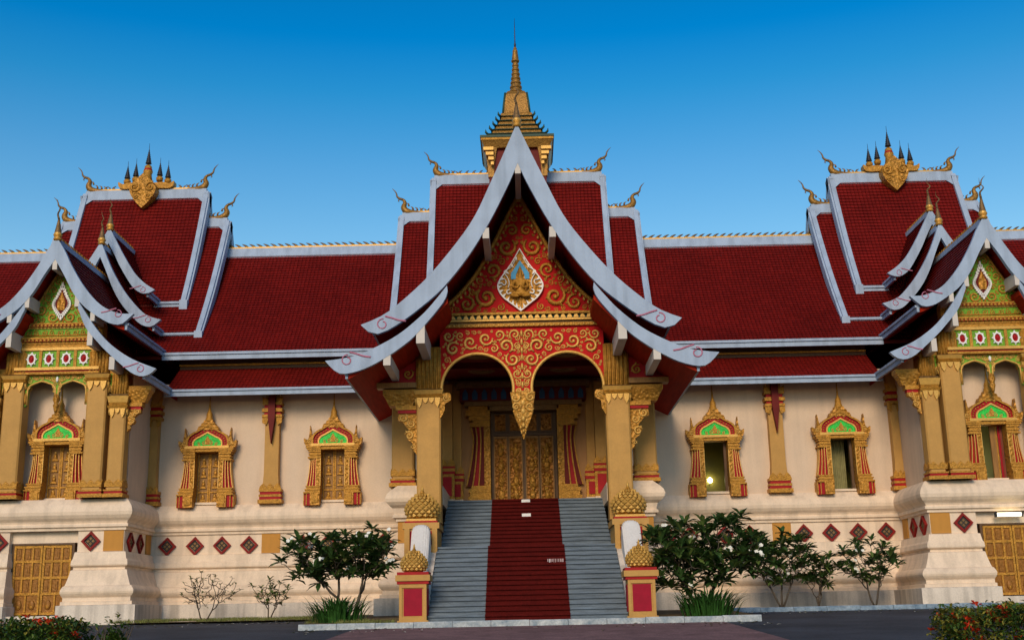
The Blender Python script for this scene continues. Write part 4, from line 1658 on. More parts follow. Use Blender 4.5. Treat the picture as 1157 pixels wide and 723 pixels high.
# porch
PO = [(0, 15.2), (.37, 14.33), (.85, 13.25), (1.43, 12.02), (2.25, 10.88), (3.04, 9.98), (3.97, 9.16), (4.45, 8.88), (4.9, 8.70)]
PI_ = [(0, 13.85), (.29, 13.17), (.9, 11.95), (1.58, 10.83), (2.38, 9.82), (3.18, 9.12), (3.7, 8.74), (4.1, 8.50), (4.4, 8.40), (4.65, 8.46), (4.9, 8.69)]
gable_tier('porch', 0, -8.0, 4.5, PO, PI_, [(0, 14.85), (.45, 13.75), (.95, 12.7), (1.5, 11.7), (2.3, 10.62), (3.1, 9.78), (3.9, 9.02), (4.5, 8.62)], True, 1.5, 1.0,
           fascia_end=.4, roof_name='porch_roof', beams=((0, 13.5, 13.98, .18, -5.4), (1.04, 11.38, 11.72, .2, -5.4)))
PLO = [(2.26, 9.88), (2.6, 9.45), (3.05, 8.95), (3.83, 8.32), (4.87, 7.80), (5.45, 7.66), (5.97, 7.60)]
PLI = [(2.24, 9.70), (2.40, 9.32), (3.18, 8.39), (3.7, 7.95), (4.22, 7.61), (4.8, 7.32), (5.39, 7.18), (5.7, 7.30), (5.97, 7.59)]
gable_tier('porch', 0, -8.0, 0.3, PLO, PLI, [(2.25, 9.55), (2.8, 8.95), (3.4, 8.35), (4.2, 7.80), (4.9, 7.42), (5.3, 7.22)], False, 0, 1.0, roof_name='porch_skirt_roof',
           fascia_end=.1, beams=((3.08, 8.08, 8.66, .26, -5.45), (4.1, 7.42, 7.82, .22, -5.5)))

# wings
FUO = [(0, 13.02), (.32, 12.5), (.57, 12.0), (1.04, 11.25), (1.62, 10.6), (2.25, 10.26), (2.82, 10.22)]
FUI = [(0, 12.22), (.34, 11.66), (.72, 10.98), (1.18, 10.45), (1.87, 9.98), (2.2, 9.86), (2.46, 9.88), (2.82, 10.21)]
FLO = [(.93, 10.66), (1.16, 10.32), (1.6, 9.70), (2.12, 9.15), (2.85, 8.65), (3.68, 8.30)]
FLI = [(.91, 10.45), (1.22, 9.77), (1.67, 9.24), (2.11, 8.80), (2.73, 8.27), (3.0, 8.10), (3.25, 8.04), (3.5, 8.12), (3.68, 8.29)]
SO = [(0, 14.22), (.36, 13.35), (.7, 12.7), (1.14, 12.04), (1.72, 11.4), (2.1, 11.18), (2.45, 11.08)]
SI = [(0, 13.6), (.25, 13.06), (.58, 12.3), (.97, 11.66), (1.52, 11.06), (1.8, 10.86), (2.12, 10.82), (2.45, 11.07)]
TO = [(0, 15.05), (.37, 14.35), (.69, 13.78), (1.1, 13.15), (1.5, 12.75), (1.9, 12.48)]
TI = [(0, 14.4), (.25, 13.95), (.52, 13.42), (1.0, 12.66), (1.3, 12.4), (1.52, 12.33), (1.75, 12.38), (1.9, 12.47)]
for sgn in (1, -1):
    c = sgn * WX
    gable_tier('wing', c, -4.2, 3.0, FUO, FUI, [(0, 12.82), (.34, 12.25), (.72, 11.55), (1.15, 10.9), (1.7, 10.3), (2.2, 9.98), (2.5, 9.86)], True, 1.45, .8, fascia_end=.5,
               roof_name='wing_roof', beams=((0.0, 11.85, 12.25, .16, -3.0), (.86, 10.52, 10.95, .16, -3.0), (1.42, 10.0, 10.3, .15, -3.0)))
    gable_tier('wing', c, -4.2, 0.3, FLO, FLI, [(.95, 10.4), (1.35, 9.85), (1.8, 9.3), (2.3, 8.8), (2.8, 8.42), (3.2, 8.14)], False, 0, .8, fascia_end=-1.0,
               roof_name='wing_skirt_roof', beams=((1.38, 9.15, 9.72, .18, -3.05), (2.18, 8.3, 8.74, .18, -2.9)))
    gable_tier('wing', c, 0.0, 4.0, SO, SI, [(0, 14.0), (.4, 13.1), (.8, 12.35), (1.25, 11.7), (1.7, 11.15), (2.1, 10.85)], True, 1.3, .75, fascia_end=1.2, roof_name='wing_roof')
    gable_tier('wing', c, 0.8, 4.4, TO, TI, [(0, 14.85), (.4, 14.1), (.75, 13.4), (1.15, 12.8), (1.55, 12.4)], True, 1.3, .7, fascia_end=2.3, roof_name='wing_roof')
    # gable front: tympanum, frieze, arch screen
    y = -3.28
    ss = cr([(1.42, 10.14), (1.15, 10.5), (.8, 11.0), (.45, 11.62), (0, 12.4)], 4)
    b = MB()
    b.prism([(-p[0], p[1]) for p in ss] + [(p[0], p[1]) for p in reversed(ss[:-1])], y, y + .2, 'green')
    t_ = b.build('tympanum', temple, loc=(c, 0, 0))
    q = MB()

    def ssx(z, ss=ss):
        for a, e in zip(ss[:-1], ss[1:]):
            if a[1] <= z <= e[1]:
                return a[0] + (e[0] - a[0]) * (z - a[1]) / (e[1] - a[1])
        return 0
    scroll_fill(q, lambda x, z: 10.18 < z < 12.3 and abs(x) < ssx(z) - .06 and not (abs(x) / .36 + abs(z - 10.95) / .72 < 1), 0, 1.4, 10.15, 12.3, y, 21, (.22, .17, .13, .1, .07, .05), 'gold', 3500)
    for s in (-1, 1):
        q.tube([(s * (p[0] - .02), y, p[1] - .02) for p in ss], .05, 'gold', 6)
    q.build('scrollwork', t_)
    q = MB()
    rim = cr([(0, 11.62), (.2, 11.15), (.32, 10.85), (.22, 10.58), (0, 10.28)], 4)
    ro = rim + [Vector((-p[0], p[1])) for p in reversed(rim[1:-1])] + [rim[0]]
    ri = [Vector((p[0] * .72, 10.9 + (p[1] - 10.9) * .74)) for p in ro]
    q.prism([tuple(p) for p in ri[:-1]], y - .07, y, 'dark_red')
    for i in range(0, len(ro) - 1):
        p, pi = ro[i], ri[i]
        d = (p - Vector((0, 10.9))).normalized()
        t = Vector((-d.y, d.x))
        q.prism([tuple(pi + t * .05), tuple(pi - t * .05), tuple(p - t * .02 + d * .02), tuple(p + t * .03)], y - .09, y, 'white_paint')
    q.prism([(-.12, 10.62), (.12, 10.62), (.14, 10.9), (0, 11.28), (-.14, 10.9)], y - .11, y - .05, 'carved_gold')
    q.build('medallion', t_)
    b = MB()
    b.box(-1.5, 1.5, y + .02, y + .4, 8.33, 10.14, 'gold')
    b.box(-1.22, 1.22, y - .01, y + .02, 9.66, 9.98, 'green')
    b.box(-1.22, 1.22, y - .02, y + .02, 8.62, 9.18, 'green')
    fr_o = b.build('frieze', temple, loc=(c, 0, 0))
    q = MB()
    for z0, z1, o_, m in ((9.98, 10.04, .05, 'pale_gold'), (10.04, 10.1, .1, 'red_paint'), (10.1, 10.16, .14, 'gold'),
                          (9.42, 9.50, .06, 'gold'), (9.50, 9.58, .1, 'red_paint'), (9.58, 9.66, .14, 'gold'), (9.20, 9.30, .08, 'pale_gold'), (9.30, 9.42, .03, 'gold'),
                          (8.36, 8.44, .10, 'gold'), (8.44, 8.5, .05, 'red_paint'), (8.5, 8.60, .12, 'pale_gold')):
        q.box(-1.46, 1.46, y - o_, y + .02, z0, z1, m)
    for k in range(22):
        x = -1.4 + 2.8 * k / 21
        for z in (10.08, 9.56):
            q.prism([(x - .055, z - .05), (x + .055, z - .05), (x, z + .05)], y - .16, y - .08, 'gold')
    q.build('cornice', fr_o)
    q = MB()
    q.tube([(-1.2, y - .015, 9.74), (1.2, y - .015, 9.74)], .03, 'gold', 5)
    for k in range(-4, 5):
        scroll(q, k * .27, 9.82, .12, 1 if k % 2 else -1, 1.2, y - .01, 'gold', n=12)
    q.build('scrollwork', fr_o)
    for k in range(4):
        x = -.9 + .6 * k
        q = MB()
        el = [Vector((x + .15 * math.sin(a), 8.9 + .2 * math.cos(a))) for a in [2 * PI * i / 16 for i in range(17)]]
        el2 = [Vector((x + (p.x - x) * .66, 8.9 + (p.y - 8.9) * .72)) for p in el]
        q.strip(el, el2, y - .09, y, 'white_paint')
        q.prism([tuple(p) for p in el2[:-1]], y - .05, y, 'red_paint')
        for i in range(0, 16, 2):
            p = el[i]; d = (p - Vector((x, 8.9))).normalized(); t = Vector((-d.y, d.x))
            q.prism([tuple(p + t * .03), tuple(p - t * .03), tuple(p + d * .06)], y - .07, y - .02, 'white_paint')
        q.blob((x, y - .05, 8.9), .05, .04, .08, 'red_paint', 8, 5)
        q.build('medallion', fr_o)
    for k in range(5):
        x = -1.2 + .6 * k
        q = MB()
        q.box(x - .05, x + .05, y - .06, y + .02, 8.6, 9.2, 'gold')
        q.build('frieze_post', fr_o)
    # double arch screen between the inner columns
    yy = -3.2
    AL = []
    for i in range(19):
        t = i / 18
        a = PI - PI * t
        xx = -.53 + .48 * math.cos(a)
        zz = 7.72 + .38 * abs(math.sin(a)) ** .55 + .05 * max(0, 1 - abs(t - .5) * 6)
        AL.append((xx, zz))
    AR = [(-x, z) for x, z in reversed(AL)]
    poly = [(-1.10, 8.36), (-1.10, 7.25), (-1.03, 7.32)] + AL + [(-.05, 7.62), (0, 7.3), (.05, 7.62)] + AR + [(1.03, 7.32), (1.10, 7.25), (1.10, 8.36)]
    b = MB()
    b.prism(poly, yy, yy + .15, 'green')
    sc_o = b.build('arch_screen', temple, loc=(c, 0, 0))
    q = MB()
    for A in (AL, AR):
        q.tube([(A[0][0], yy, A[0][1] - .4)] + [(x, yy, z) for x, z in A] + [(A[-1][0], yy, A[-1][1] - .15 if A is AL else A[-1][1] - .4)], .035, 'pale_gold', 6)
    q.build('arch_rib', sc_o)
    q = MB()
    for s in (-1, 1):
        for x, z, r_ in ((.12, 8.2, .1), (.34, 8.26, .08), (.55, 8.27, .07), (.76, 8.25, .08), (.96, 8.15, .1), (.12, 7.98, .09), (1.0, 7.92, .07), (.1, 7.8, .06)):
            scroll(q, s * x, z, r_, s, 1.0, yy, 'pale_gold', n=12)
        q.blob((s * 1.06, yy - .03, 7.55), .05, .05, .2, 'gold', 6, 5)
    scroll_fill(q, lambda x, z: abs(x) < 1.09 and 7.6 < z < 8.35 and (z > 8.16 or abs(x) < .2 + (z - 8.0) * .3 and z > 7.8), 0, 1.09, 7.7, 8.35, yy - .01, 9, (.08, .06, .045), 'pale_gold', 900, gap=.8)
    q.lathe([(.01, 6.95), (.06, 7.1), (.11, 7.3), (.07, 7.36), (.13, 7.5), (.10, 7.62), (.05, 7.7)], (0, yy + .02, 0), 'carved_gold', 8)
    q.blob((0, yy - .04, 8.2), .05, .04, .1, 'white_paint', 8, 5)
    q.build('scrollwork', sc_o)
    # narrow side arches between inner and outer columns
    for s in (-1, 1):
        b = MB()
        poly = [(s * 1.77, 8.36), (s * 1.77, 7.7), (s * 1.80, 7.92), (s * 1.84, 7.97), (s * 1.88, 7.92), (s * 1.91, 7.7), (s * 1.91, 8.36)]
        b.prism(poly, yy, yy + .15, 'green')
        b.tube([(s * 1.80, yy, 7.7), (s * 1.81, yy, 7.9), (s * 1.84, yy, 7.96), (s * 1.87, yy, 7.9), (s * 1.88, yy, 7.7)], .03, 'pale_gold', 5)
        b.build('side_arch', temple, loc=(c, 0, 0))
    # plain gold beam carrying the lower eaves
    for s in (-1, 1):
        b = MB()
        b.box(min(s * 1.5, s * 2.5), max(s * 1.5, s * 2.5), -3.2, -2.8, 8.36, 8.6, 'gold')
        b.prism([(s * 1.5, 8.6), (s * 2.45, 8.6), (s * 1.85, 9.15), (s * 1.5, 9.5)], -3.1, -2.9, 'dark_red')
        b.build('eave_beam', temple, loc=(c, 0, 0))

# ------------------------------------------------------------------ staircase
stairs = empty('stone_staircase', (0, -5, 0), 'broad grey stone staircase climbing to the temple porch between gold lotus posts', 'staircase')
ZF, YF = gz(-10.2) + .0, -10.2
NL, NU = 16, 13
Y_LAND0, Y_LAND1, Y_TOP = -6.45, -4.72, -1.3
rise = (3.95 - ZF) / (NL + NU)
prof = [(YF, ZF - .3)]
y, z = YF, ZF
steps = []
for i in range(NL):
    z += rise
    prof.append((y, z))
    y2 = YF + (Y_LAND0 - YF) * (i + 1) / (NL - 1) if i < NL - 1 else Y_LAND1
    steps.append((y, y2, z))
    prof.append((y2, z)); y = y2
for i in range(NU):
    z += rise
    prof.append((y, z))
    y2 = Y_LAND1 + (Y_TOP - Y_LAND1) * (i + 1) / (NU - 1) if i < NU - 1 else Y_TOP + .06
    steps.append((y, y2, z))
    prof.append((y2, z)); y = y2
prof.append((y, ZF - .3))


def off_children(o):
    return o


def st(b, name, label=None):
    o = b.build(name, stairs, label=label)
    o.location = (0, 5, 0)
    return o


b = MB()
for (ya, yb, zt) in steps:
    # each step a slab with a nosing that throws a thin shadow line
    b.box(-2.72, 2.72, ya, yb + .002, zt - rise, zt - .05, 'stone')
    b.box(-2.72, 2.72, ya - .05, yb - .05, zt - .05, zt, 'stone')
b.box(-2.72, 2.72, -9.6, -1.3, ZF - .3, ZF + .1, 'stone')
st(b, 'steps')
b = MB()
for sx in (-1, 1):
    xa, xb = sx * 2.73, sx * 3.4
    sidep = [(Y_TOP, 3.6), (Y_LAND1, 1.75), (Y_LAND1, -.3), (Y_TOP, -.3)]
    b.prism([(-3.0, 2.6), (-6.6, 1.9), (-9.6, .4), (-9.6, -.4), (-3.0, -.4)], min(xa, xb), max(xa, xb), 'base_plaster', axis='x')
st(b, 'side_wall')


def lotus(b, x, y, z, r, h, m='pale_gold'):
    """bulbous bud covered with overlapping scales"""
    P = [(.62, 0), (.86, .06), (1.0, .2), (1.0, .34), (.86, .5), (.6, .64), (.34, .77), (.15, .88), (.05, .96), (.01, 1.0)]
    b.lathe([(p[0] * r * .93, p[1] * h) for p in P], (x, y, z), 'carved_gold', 18)

    def rad(t):
        for a, c in zip(P[:-1], P[1:]):
            if a[1] <= t <= c[1]:
                return (a[0] + (c[0] - a[0]) * (t - a[1]) / (c[1] - a[1])) * r
        return 0
    rows = 8
    for k in range(rows):
        t = .06 + .78 * k / rows
        rr = rad(t)
        n = 15
        dz = (rad(min(.98, t + .1)) - rad(max(0, t - .02))) / (.12 * h)
        for j in range(n):
            a = 2 * PI * (j + .5 * (k % 2)) / n
            sw = PI * rr / n * 1.05
            sh = h * .09
            cpos = Vector((x + rr * math.cos(a), y + rr * math.sin(a), z + t * h + sh * .5))
            out = Vector((math.cos(a), math.sin(a), -dz * .8)).normalized()
            tan = Vector((-math.sin(a), math.cos(a), 0))
            up = out.cross(tan)
            if up.z < 0:
                up = -up
            bi = len(b.v)
            for du, dt, do in ((-.85, 0, 0), (0, -.9, .0), (.95, 0, 0.0), (0, .9, .0)):
                b.v.append(tuple(cpos + up * (du * sh) + tan * (dt * sw) + out * do))
            b.v.append(tuple(cpos + out * (r * .12) - up * sh * .1))
            for q in range(4):
                f = [bi + (q + 1) % 4, bi + q, bi + 4]
                b.face(f if True else f[::-1], m)
    b.lathe([(r * .1, h * .9), (r * .07, h * 1.02), (r * .01, h * 1.12)], (x, y, z), m, 8)


for sx in (-1, 1):
    # lower post
    x, y = sx * 3.1, -9.85
    g = gz(-9.85)
    b = MB()
    b.box(x - .42, x + .42, y - .42, y + .42, g - .2, g + .16, 'gold' if False else 'ochre')
    b.box(x - .37, x + .37, y - .37, y + .37, g + .16, g + 1.12, 'ochre')
    for (ax, ay) in ((0, -1), (1, 0), (-1, 0)):
        if ay:
            b.box(x - .25, x + .25, y - .385, y - .365, g + .28, g + 1.0, 'crimson')
        else:
            b.box(x + ax * .375 - .01, x + ax * .375 + .01, y - .25, y + .25, g + .28, g + 1.0, 'crimson')
    b.box(x - .37, x - .29, y - .41, y - .37, g + .16, g + 1.12, 'ochre'); b.box(x + .29, x + .37, y - .41, y - .37, g + .16, g + 1.12, 'ochre')
    b.box(x - .29, x + .29, y - .41, y - .37, g + .16, g + .26, 'ochre'); b.box(x - .29, x + .29, y - .41, y - .37, g + 1.02, g + 1.12, 'ochre')
    b.box(x - .43, x + .43, y - .43, y + .43, g + 1.12, g + 1.20, 'red_paint')
    b.box(x - .47, x + .47, y - .47, y + .47, g + 1.20, g + 1.36, 'ochre')
    b.box(x - .43, x + .43, y - .43, y + .43, g + 1.36, g + 1.44, 'red_paint')
    o = b.build('newel_post', stairs, loc=(0, 5, 0))
    q = MB(); lotus(q, x, y, g + 1.44, .36, .70)
    q.build('lotus_finial', o)
    # upper pedestal with niche
    x, y = sx * 3.2, -6.0
    b = MB()
    b.box(x - .5, x + .5, y - .5, -4.75, 1.4, 2.62, 'ochre')
    b.box(x - .56, x + .56, y - .56, -4.7, 2.62, 2.80, 'ochre')
    b.box(x - .50, x + .50, y - .50, -4.72, 2.80, 2.86, 'red_paint')
    b.box(x - .46, x + .46, y - .46, -4.74, 2.86, 2.93, 'pale_gold')
    for dx in (-.42, .42):
        b.box(x + dx - .08, x + dx + .08, y - .62, y - .5, 1.4, 2.62, 'ochre')
    b.box(x - .34, x + .34, y - .505, y - .49, 1.5, 2.55, 'red_paint')
    b.box(x - .5, x + .5, y - .62, y - .5, 1.2, 1.5, 'ochre')
    for z, rr in ((2.35, .2), (2.0, .22), (1.7, .18)):
        b.blob((x - sx * .16, y - .58, z), rr, rr * .6, rr * .9, 'gold', 12, 8)
    o = b.build('newel_post', stairs, loc=(0, 5, 0))
    q = MB(); lotus(q, x, y, 2.93, .52, .95)
    q.build('lotus_finial', o)
    # white handrail wall curving down
    xa, xb = sx * 2.88, sx * 3.42
    top = cr([(-6.55, 1.2), (-6.62, 2.1), (-6.82, 2.62), (-7.1, 2.68), (-7.35, 2.4), (-7.7, 1.95), (-8.4, 1.35), (-9.45, .78)], 5)
    poly = [(p[0], p[1]) for p in top] + [(-9.45, -.4), (-6.55, -.4)]
    b = MB()
    # rounded top: three nested slabs
    for ins, dz in ((0.0, -.16), (.02, -.10), (.05, -.055), (.10, -.02), (.17, 0.0)):
        pp = [(p[0] - 0, p[1] + dz) for p in top] + [(-9.45, -.4), (-6.55, -.4)]
        b.prism(pp, min(xa, xb) + ins, max(xa, xb) - ins, 'rail_white', axis='x', smooth=False)
    st(b, 'handrail')

# carpet lying on the steps
b = MB()
t = .012
cp = []
for (ya, yb, zt) in steps:
    cp += [(ya - .012, zt - rise + .002), (ya - .012, zt - .062), (ya - .062, zt - .062), (ya - .062, zt + .002)]
cp += [(Y_TOP + .04, 3.952)]
rc = random.Random(3)
b.v = []
n = len(cp)
lo, hi = [], []
for p in cp:
    hi.append((p[0] - t, p[1] + t * .8))
b.strip(cp, hi, -1.16, 1.16, 'carpet', axis='x')
tag(b.build('carpet'), 'long dark red carpet runner down the middle of the stone steps', 'carpet')


def note(x, k, w_, h_, name, m, label, cat, grp=None, y_off=-.082):
    ya, yb, zt = steps[k]
    b = MB()
    b.prism([(x - w_ / 2, zt - h_ - .015), (x + w_ / 2, zt - h_ - .005), (x + w_ / 2, zt - .01), (x - w_ / 2, zt - .015)], ya + y_off - .006, ya + y_off, m)
    return tag(b.build(name), label, cat, grp)


note(.02, NL + NU - 1, .30, .13, 'paper_notice', 'paper', 'small white notice on the red carpet at the topmost step', 'notice', 'white notices on the carpet')
note(.03, NL + NU - 5, .30, .13, 'paper_notice', 'paper', 'small white notice on the red carpet a few steps below the top', 'notice', 'white notices on the carpet')
ya, yb, zt = steps[NL - 4]
b = MB()
rq = random.Random(8)
x = .62
while x < 1.12:
    w_ = rq.uniform(.015, .05)
    b.box(x, x + w_, ya - .086, ya - .080, zt - .13 + rq.uniform(0, .03), zt - .02, 'faded' if rq.random() < .7 else 'paper')
    x += w_ + rq.uniform(.012, .03)
tag(b.build('faded_strip'), 'faded whitish strip of tape at the right edge of the red carpet', 'tape strip')

# ------------------------------------------------------------------ forecourt
struct(sheet(-4.6, 5.2, [-24, -10.75], 0.004, 'paver').build('paving'))


def kerb(x0, x1, y0, y1, h, m, name):
    b = MB()
    n = max(1, int(abs(x1 - x0) / 1.0))
    rr = random.Random(int(x0 * 7) + 3)
    for i in range(n):
        a = x0 + (x1 - x0) * i / n
        c = x0 + (x1 - x0) * (i + 1) / n - .012
        j = rr.uniform(-.012, .012)
        zb, zt = gz(y0) - .1, gz(y0) + h + j
        pr = [(y0, zb), (y0 + .015, zt - .03), (y0 + .04, zt), (y1, zt), (y1, zb)]
        b.prism(pr, a, c, m, axis='x')
    return struct(b.build(name))


kerb(-6.1, 6.2, -10.75, -10.5, .16, 'kerb_paint', 'kerb')
kerb(6.25, 30, -4.95, -4.7, .14, 'kerb_blue', 'kerb')
# planting beds
for x0, x1 in ((-6.1, -2.75), (2.75, 6.2)):
    b = MB(); b.box(x0, x1, -10.5, -3.2, gz(-10.5) - .1, gz(-10.5) + .14, 'earth')
    b.v = [(x, y, z if z < -.2 and False else (gz(y) + (.13 if z > gz(-10.5) else -.2))) for x, y, z in b.v]
    struct(b.build('planting_bed'))
struct(sheet(5.6, 13.0, [-4.7, -.3], .06, 'earth').build('planting_bed'))
struct(sheet(-13.2, -5.2, [-4.9, -.3], .05, 'earth').build('grass_strip'))


# grass along the strip
def grass(x0, x1, y0, y1, n, seed, name, hmin=.04, hmax=.12, dz=.05):
    rr = random.Random(seed)
    b = MB()
    for _ in range(n):
        x, y = rr.uniform(x0, x1), rr.uniform(y0, y1)
        if mnoise.noise(Vector((x * .8, y * .8, seed))) < -.15:
            continue
        h = rr.uniform(hmin, hmax)
        a = rr.uniform(0, PI)
        wv = .012
        lx, ly = rr.uniform(-.05, .05), rr.uniform(-.05, .05)
        z = gz(y) + dz
        i = len(b.v)
        b.v += [(x - wv * math.cos(a), y - wv * math.sin(a), z), (x + wv * math.cos(a), y + wv * math.sin(a), z), (x + lx, y + ly, z + h)]
        b.face([i, i + 1, i + 2], 'grass_blade')
    return tag(b.build(name), None, None, kind='stuff')


o = grass(-13.2, -5.2, -4.9, -1.0, 9000, 4, 'grass')
tag(o, 'short yellowish grass along the foot of the left plinth', 'grass', kind='stuff')
o = grass(-6.1, -3.6, -10.45, -9.0, 1800, 6, 'grass', dz=.13)
tag(o, 'short grass behind the kerb left of the steps', 'grass', kind='stuff')


# ------------------------------------------------------------------ plants
def leaf(b, p, d, up, L, W, m, droop=.25):
    d = d.normalized()
    sd = d.cross(up)
    if sd.length < 1e-4:
        sd = d.orthogonal()
    sd.normalize()
    nr = sd.cross(d).normalized()
    i = len(b.v)
    mid1 = p + d * (L * .35) - nr * (L * .02)
    mid2 = p + d * (L * .7) - nr * (L * .10 * droop * 4)
    tip = p + d * L - nr * (L * droop)
    f = nr * (W * .22)
    b.v += [tuple(p), tuple(mid1 + sd * W * .38 + f), tuple(mid1), tuple(mid1 - sd * W * .38 + f),
            tuple(mid2 + sd * W * .5 + f), tuple(mid2), tuple(mid2 - sd * W * .5 + f), tuple(tip)]
    for q in ((0, 2, 1), (0, 3, 2), (1, 2, 5, 4), (2, 3, 6, 5), (4, 5, 7), (5, 6, 7)):
        b.face([i + k for k in q], m, False)


def frangipani(name, loc, tips, r0, seed, leaves, L, label, m='leaf', flowers=0, group=None, stems=2, cat='tree', lfac=.5):
    """tips: target points of branch ends relative to loc; branches grown by splitting them into clusters"""
    rr = random.Random(seed)
    o = empty(name, loc, label, cat, group)
    tr, cw, fl = MB(), MB(), MB()
    ends = []

    def grow(p, d, T, r, depth):
        if len(T) == 1 or depth > 9:
            for t in T:
                mid = p.lerp(t, .5) + Vector((rr.uniform(-.05, .05), rr.uniform(-.05, .05), rr.uniform(-.08, 0)))
                tr.tube([tuple(p), tuple(mid), tuple(t)], [r, r * .85, r * .7], 'bark', 6)
                ends.append((t, (t - mid).normalized()))
            return
        # split along the widest axis
        cen = sum(T, Vector()) / len(T)
        if depth == 0 and stems == 1:
            groups = [T]
        else:
            best = max(range(3), key=lambda a: max(t[a] for t in T) - min(t[a] for t in T))
            Ts = sorted(T, key=lambda t: t[best] + rr.uniform(-.1, .1))
            k = 3 if len(T) > 8 and rr.random() < .35 else 2
            groups = [Ts[i * len(Ts) // k:(i + 1) * len(Ts) // k] for i in range(k)]
        for g in groups:
            if not g:
                continue
            c = sum(g, Vector()) / len(g)
            f = .42 if len(g) > 2 else .55
            q = p.lerp(c, f) + Vector((rr.uniform(-.06, .06), rr.uniform(-.06, .06), rr.uniform(-.08, .02)))
            r2 = max(.012, r * (len(g) / len(T)) ** .42)
            m_ = p.lerp(q, .5) + Vector((rr.uniform(-.04, .04), rr.uniform(-.04, .04), -.03))
            tr.tube([tuple(p), tuple(m_), tuple(q)], [r2 * 1.05, r2, r2 * .92], 'bark', 7)
            grow(q, (q - p).normalized(), g, r2 * .92, depth + 1)
    T = [Vector(t) for t in tips]
    grow(Vector((0, 0, -.05)), Vector((0, 0, 1)), T, r0, 0)
    for (t, d) in ends:
        n = rr.randint(int(leaves * .7), int(leaves * 1.3))
        ga = rr.uniform(0, 6)
        for k in range(n):
            a = ga + k * 2.4
            el = rr.uniform(-.35, .95)
            dd = Vector((math.cos(a) * math.cos(el), math.sin(a) * math.cos(el), math.sin(el))) + d * .25
            base = t - d * rr.uniform(0, .10)
            LL = L * rr.uniform(.65, 1.15)
            leaf(cw, base, dd, Vector((0, 0, 1)), LL, LL * .34, ('leaf_light' if rr.random() < lfac * .55 else 'leaf_dry' if rr.random() < .03 else m), rr.uniform(.05, .35))
        if rr.random() < flowers:
            for _ in range(rr.randint(2, 4)):
                c = t + Vector((rr.uniform(-.1, .1), rr.uniform(-.16, .02), rr.uniform(.06, .2)))
                tr.tube([tuple(t), tuple(c)], [.008, .006], 'bark', 4)
                nrm = Vector((rr.uniform(-.4, .4), -1, rr.uniform(.2, 1))).normalized()
                x_ = nrm.orthogonal().normalized(); y_ = nrm.cross(x_)
                for k in range(5):
                    a = 2 * PI * k / 5
                    dd = (x_ * math.cos(a) + y_ * math.sin(a)) + nrm * .25
                    leaf(fl, c, dd, nrm, .065, .055, 'petal', .1)
    tr.build('trunk', o)
    cw.build('crown', o)
    if fl.v:
        fl.build('flowers', o)
    return o


def crown_tips(n, cx, cy, cz, rx, ry, rz, seed, shell=.35, flat_bottom=None, mind=.25):
    rr = random.Random(seed)
    out = []
    tries = 0
    while len(out) < n and tries < 40000:
        tries += 1
        u = Vector((rr.uniform(-1, 1), rr.uniform(-1, 1), rr.uniform(-1, 1)))
        if not shell < u.length < 1:
            continue
        p = (cx + u.x * rx, cy + u.y * ry, cz + u.z * rz)
        if flat_bottom is not None and p[2] < flat_bottom + .25 * mnoise.noise(Vector((p[0], p[1], seed))):
            continue
        if any((Vector(p) - Vector(q)).length < mind for q in out):
            continue
        out.append(p)
    return out


tipsL = crown_tips(64, -.72, 0, 1.78, 1.42, 1.1, .78, 1, .25, 1.1, .23) + crown_tips(38, .55, 0, 1.98, .80, 1.0, .82, 2, .25, 1.05, .22)
frangipani('frangipani_tree', (-5.0, -8.3, gz(-8.3) + .1), tipsL, .07, 31, 15, .40, 'leafy frangipani tree with white flowers on two crooked trunks, left of the steps', flowers=.2, group='frangipani along the plinth')
tipsR = crown_tips(78, -.40, 0, 1.62, 1.30, 1.1, 1.05, 3, .2, .7, .23) + crown_tips(58, .95, .1, 1.85, 1.15, 1.0, .95, 4, .2, .7, .23)
frangipani('frangipani_tree', (4.75, -9.2, gz(-9.2) + .1), tipsR, .07, 32, 15, .40, 'tallest dark leafy frangipani with white flowers, right of the steps', flowers=.12, group='frangipani along the plinth')
frangipani('frangipani_tree', (8.35, -3.0, .05), crown_tips(54, -.05, 0, 1.62, 1.2, .8, .95, 5, .2, .8, .22), .055, 33, 14, .40,
           'dark frangipani bush growing close behind the tallest one on the right', flowers=.05, group='frangipani along the plinth')
frangipani('frangipani_tree', (9.65, -2.6, .05), crown_tips(26, .05, 0, 1.25, .7, .6, .65, 6, .2, .6, .22), .04, 34, 14, .33,
           'smallest frangipani sapling between the dark bush and the rightmost one', group='frangipani along the plinth')
frangipani('frangipani_tree', (11.4, -3.0, .05), crown_tips(44, -.15, 0, 1.5, 1.05, .7, .7, 7, .2, .75, .22), .045, 35, 14, .34,
           'rightmost frangipani, a thin forked shrub by the right wing', flowers=.05, group='frangipani along the plinth')
frangipani('frangipani_tree', (-10.75, -2.6, .03), crown_tips(46, .1, 0, 1.05, 1.15, .7, .62, 8, .3, .55, .2), .032, 36, 4, .17,
           'nearly bare frangipani shrub with thin spreading twigs on the left grass', m='leaf_dry', group='frangipani along the plinth', lfac=.5)
frangipani('frangipani_tree', (-8.55, -2.6, .03), crown_tips(24, .0, 0, .95, .75, .6, .5, 9, .2, .4, .22), .032, 37, 9, .20,
           'small pale green sapling left of the big flowering tree', m='leaf_light', group='frangipani along the plinth', lfac=.9)


